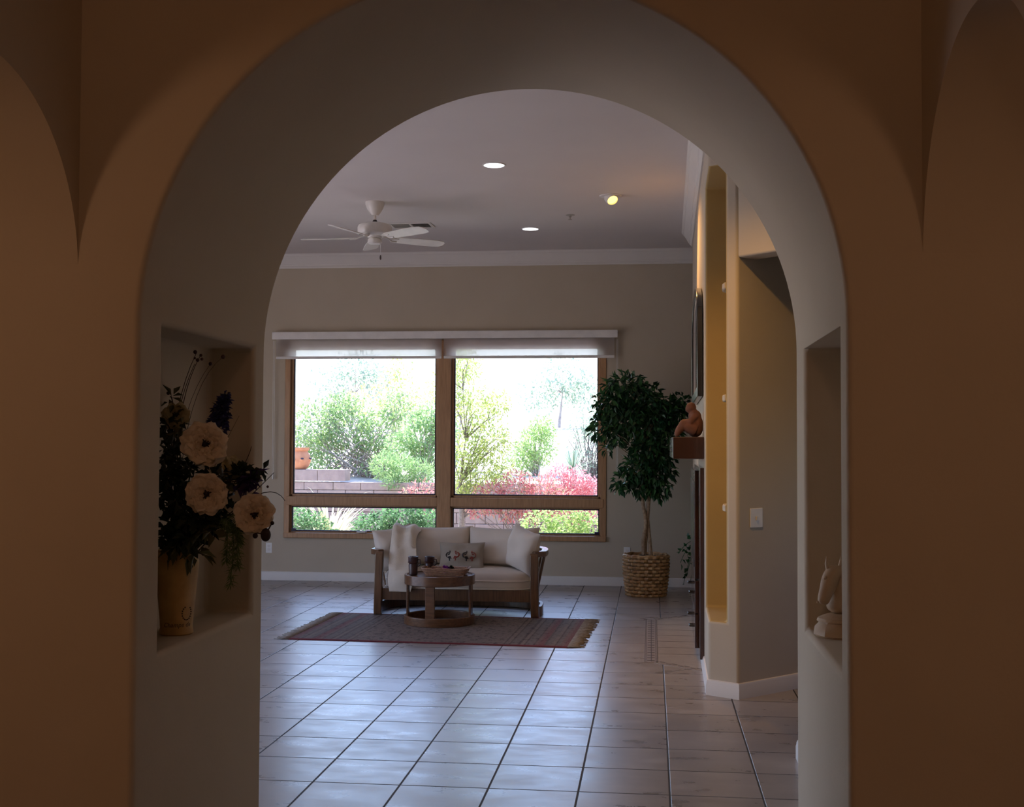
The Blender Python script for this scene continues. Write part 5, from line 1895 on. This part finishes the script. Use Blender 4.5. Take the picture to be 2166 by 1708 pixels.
# ornamental grass clump
gr = thing('grass_clump', (-4.15, 15.3, 0), 'straw coloured ornamental grass fountain before the garden wall', 'grass')
g = np.random.default_rng(9)
gb = MB()
for k in range(170):
    a = g.uniform(0, 2 * PI)
    L = g.uniform(.6, 1.25)
    out = g.uniform(.15, .75) * L
    h = L * g.uniform(.65, .95) - out * .25
    b = Vector((-4.15 + .05 * math.cos(a), 15.3 + .05 * math.sin(a), 0))
    d = Vector((math.cos(a), math.sin(a), 0))
    s = Vector((-d.y, d.x, 0)) * .016
    vs, fs = [], []
    for i in range(8):
        f = i / 7
        c = b + d * out * f ** 1.4 + Vector((0, 0, h * (1.75 * f - .85 * f * f)))
        w = s * (1 - f ** 2.5) * .8 + s * .06
        vs += [c - w, c + w]
        if i:
            fs.append((2 * i - 2, 2 * i - 1, 2 * i + 1, 2 * i))
    gb.add(vs, fs)
gb.build('blades', 'lf_straw', gr, smooth=0)
yu = thing('yucca', (-1.2, 18.6, .9), 'spiky pale yucca behind the pink red bush', 'yucca')
yb_ = MB()
for k in range(60):
    a, e = g.uniform(0, 2 * PI), g.uniform(.1, 1.4)
    d = Vector((math.cos(a) * math.cos(e), math.sin(a) * math.cos(e), math.sin(e)))
    s = d.cross(Vector((0, 0, 1))).normalized() * .014
    b = Vector((-1.2, 18.6, 1.12))
    yb_.add([b - s, b + s, b + d * .24 + s * .7, b + d * .24 - s * .7, b + d * .46], [(0, 1, 2, 3), (3, 2, 4)])
yb_.build('leaves', 'lf_grey', yu, smooth=0)
MB().tube([(-1.2, 18.6, .85), (-1.2, 18.6, 1.14)], .05, 8).build('trunk', 'bark2', yu)


def tree(name, label, base, trunk, blobs, n, ln, wd, mat, seed, r0=.07, nb=26, group=None, droop=.15, shell=.2, bark='bark2'):
    g = np.random.default_rng(seed)
    t = thing(name, base, label, 'tree', group)
    tk = MB()
    tk.tube(trunk, [r0 * max(.1, 1 - 1.5 * i / (len(trunk) - 1)) for i in range(len(trunk))], 8)
    pts, dd = blob_points(g, [tuple(b) + ((1.,) if len(b) < 5 else ()) for b in blobs], n, shell)
    for k in range(nb):
        p = Vector(pts[g.integers(n)])
        q = min((Vector(w) for w in trunk[1:]), key=lambda w: abs(w.z - (p.z - .55)))
        m_ = q.lerp(p, .5) + Vector((g.normal() * .08, g.normal() * .08, .06))
        tk.tube([q, m_, p], [r0 * .2, r0 * .12, r0 * .04], 5, caps=False)
    tk.build('trunk', bark, t)
    lf = MB()
    leaf_cloud(lf, g, pts, ln, wd, dd, droop=droop, spread=1.0)
    lf.build('foliage', mat, t, smooth=0)


tree('palo_verde', 'slender yellow green tree right of the centre mullion', (-2.62, 16.5, -.02), [(-2.62, 16.5, -.05), (-2.60, 16.5, .5), (-2.63, 16.5, 1.0), (-2.56, 16.5, 1.6), (-2.6, 16.5, 2.3), (-2.5, 16.5, 2.9)],
     [(-2.6, 16.5, 2.65, .28), (-2.45, 16.5, 2.0, .3), (-2.2, 16.5, 1.6, .3), (-2.55, 16.5, 1.5, .28), (-2.35, 16.5, 1.15, .3), (-2.6, 16.5, 1.0, .26), (-2.05, 16.5, 1.15, .2), (-2.75, 16.4, 2.2, .2), (-2.1, 16.5, 2.1, .2)], 4200, .06, .026, 'lf_yel', 201, .065, 34)
tree('palo_verde', 'yellow green tree far behind the left window pane', (-5.3, 24, 1.3), [(-5.3, 24, 1.2), (-5.2, 24, 2.0), (-5.35, 24, 2.7), (-5.2, 24, 3.3)], [(-5.2, 24, 2.6, .5), (-4.6, 24, 2.4, .4), (-5.8, 24, 2.3, .45), (-5.1, 24, 3.1, .3), (-4.9, 24, 1.9, .5)], 1800, .08, .036, 'lf_yel', 202, .04, 20, bark='twig2')
tree('palo_verde', 'sparse yellow green tree above the centre mullion, far behind', (-3.6, 22, 1.1), [(-3.6, 22, 1.1), (-3.5, 22, 2.0), (-3.6, 22, 2.8), (-3.5, 22, 3.4)], [(-3.5, 22, 3.0, .4), (-3.2, 22, 2.4, .35), (-3.9, 22, 2.6, .3), (-3.4, 22, 3.5, .3)], 1000, .07, .034, 'lf_yel', 203, .035, 14, bark='twig2')
tree('hillside_tree', 'pale tree high on the hillside in the right window pane', (-2.6, 34, 2.0), [(-2.6, 34, 2.0), (-2.5, 34, 3.0), (-2.5, 34, 4.0)], [(-2.5, 34, 3.4, .8), (-1.9, 34, 3.0, .6), (-3.2, 34, 2.9, .6)], 1500, .12, .06, 'lf_grey', 204, .05, 14, bark='twig2')
tree('hillside_tree', 'pale tree high on the hillside in the left window pane', (-8.6, 34, 2.0), [(-8.6, 34, 2.0), (-8.5, 34, 3.0), (-8.5, 34, 4.2)], [(-8.5, 34, 3.7, .7), (-7.8, 34, 3.3, .6), (-9.3, 34, 3.1, .7)], 1500, .12, .06, 'lf_grey', 205, .05, 14, bark='twig2')
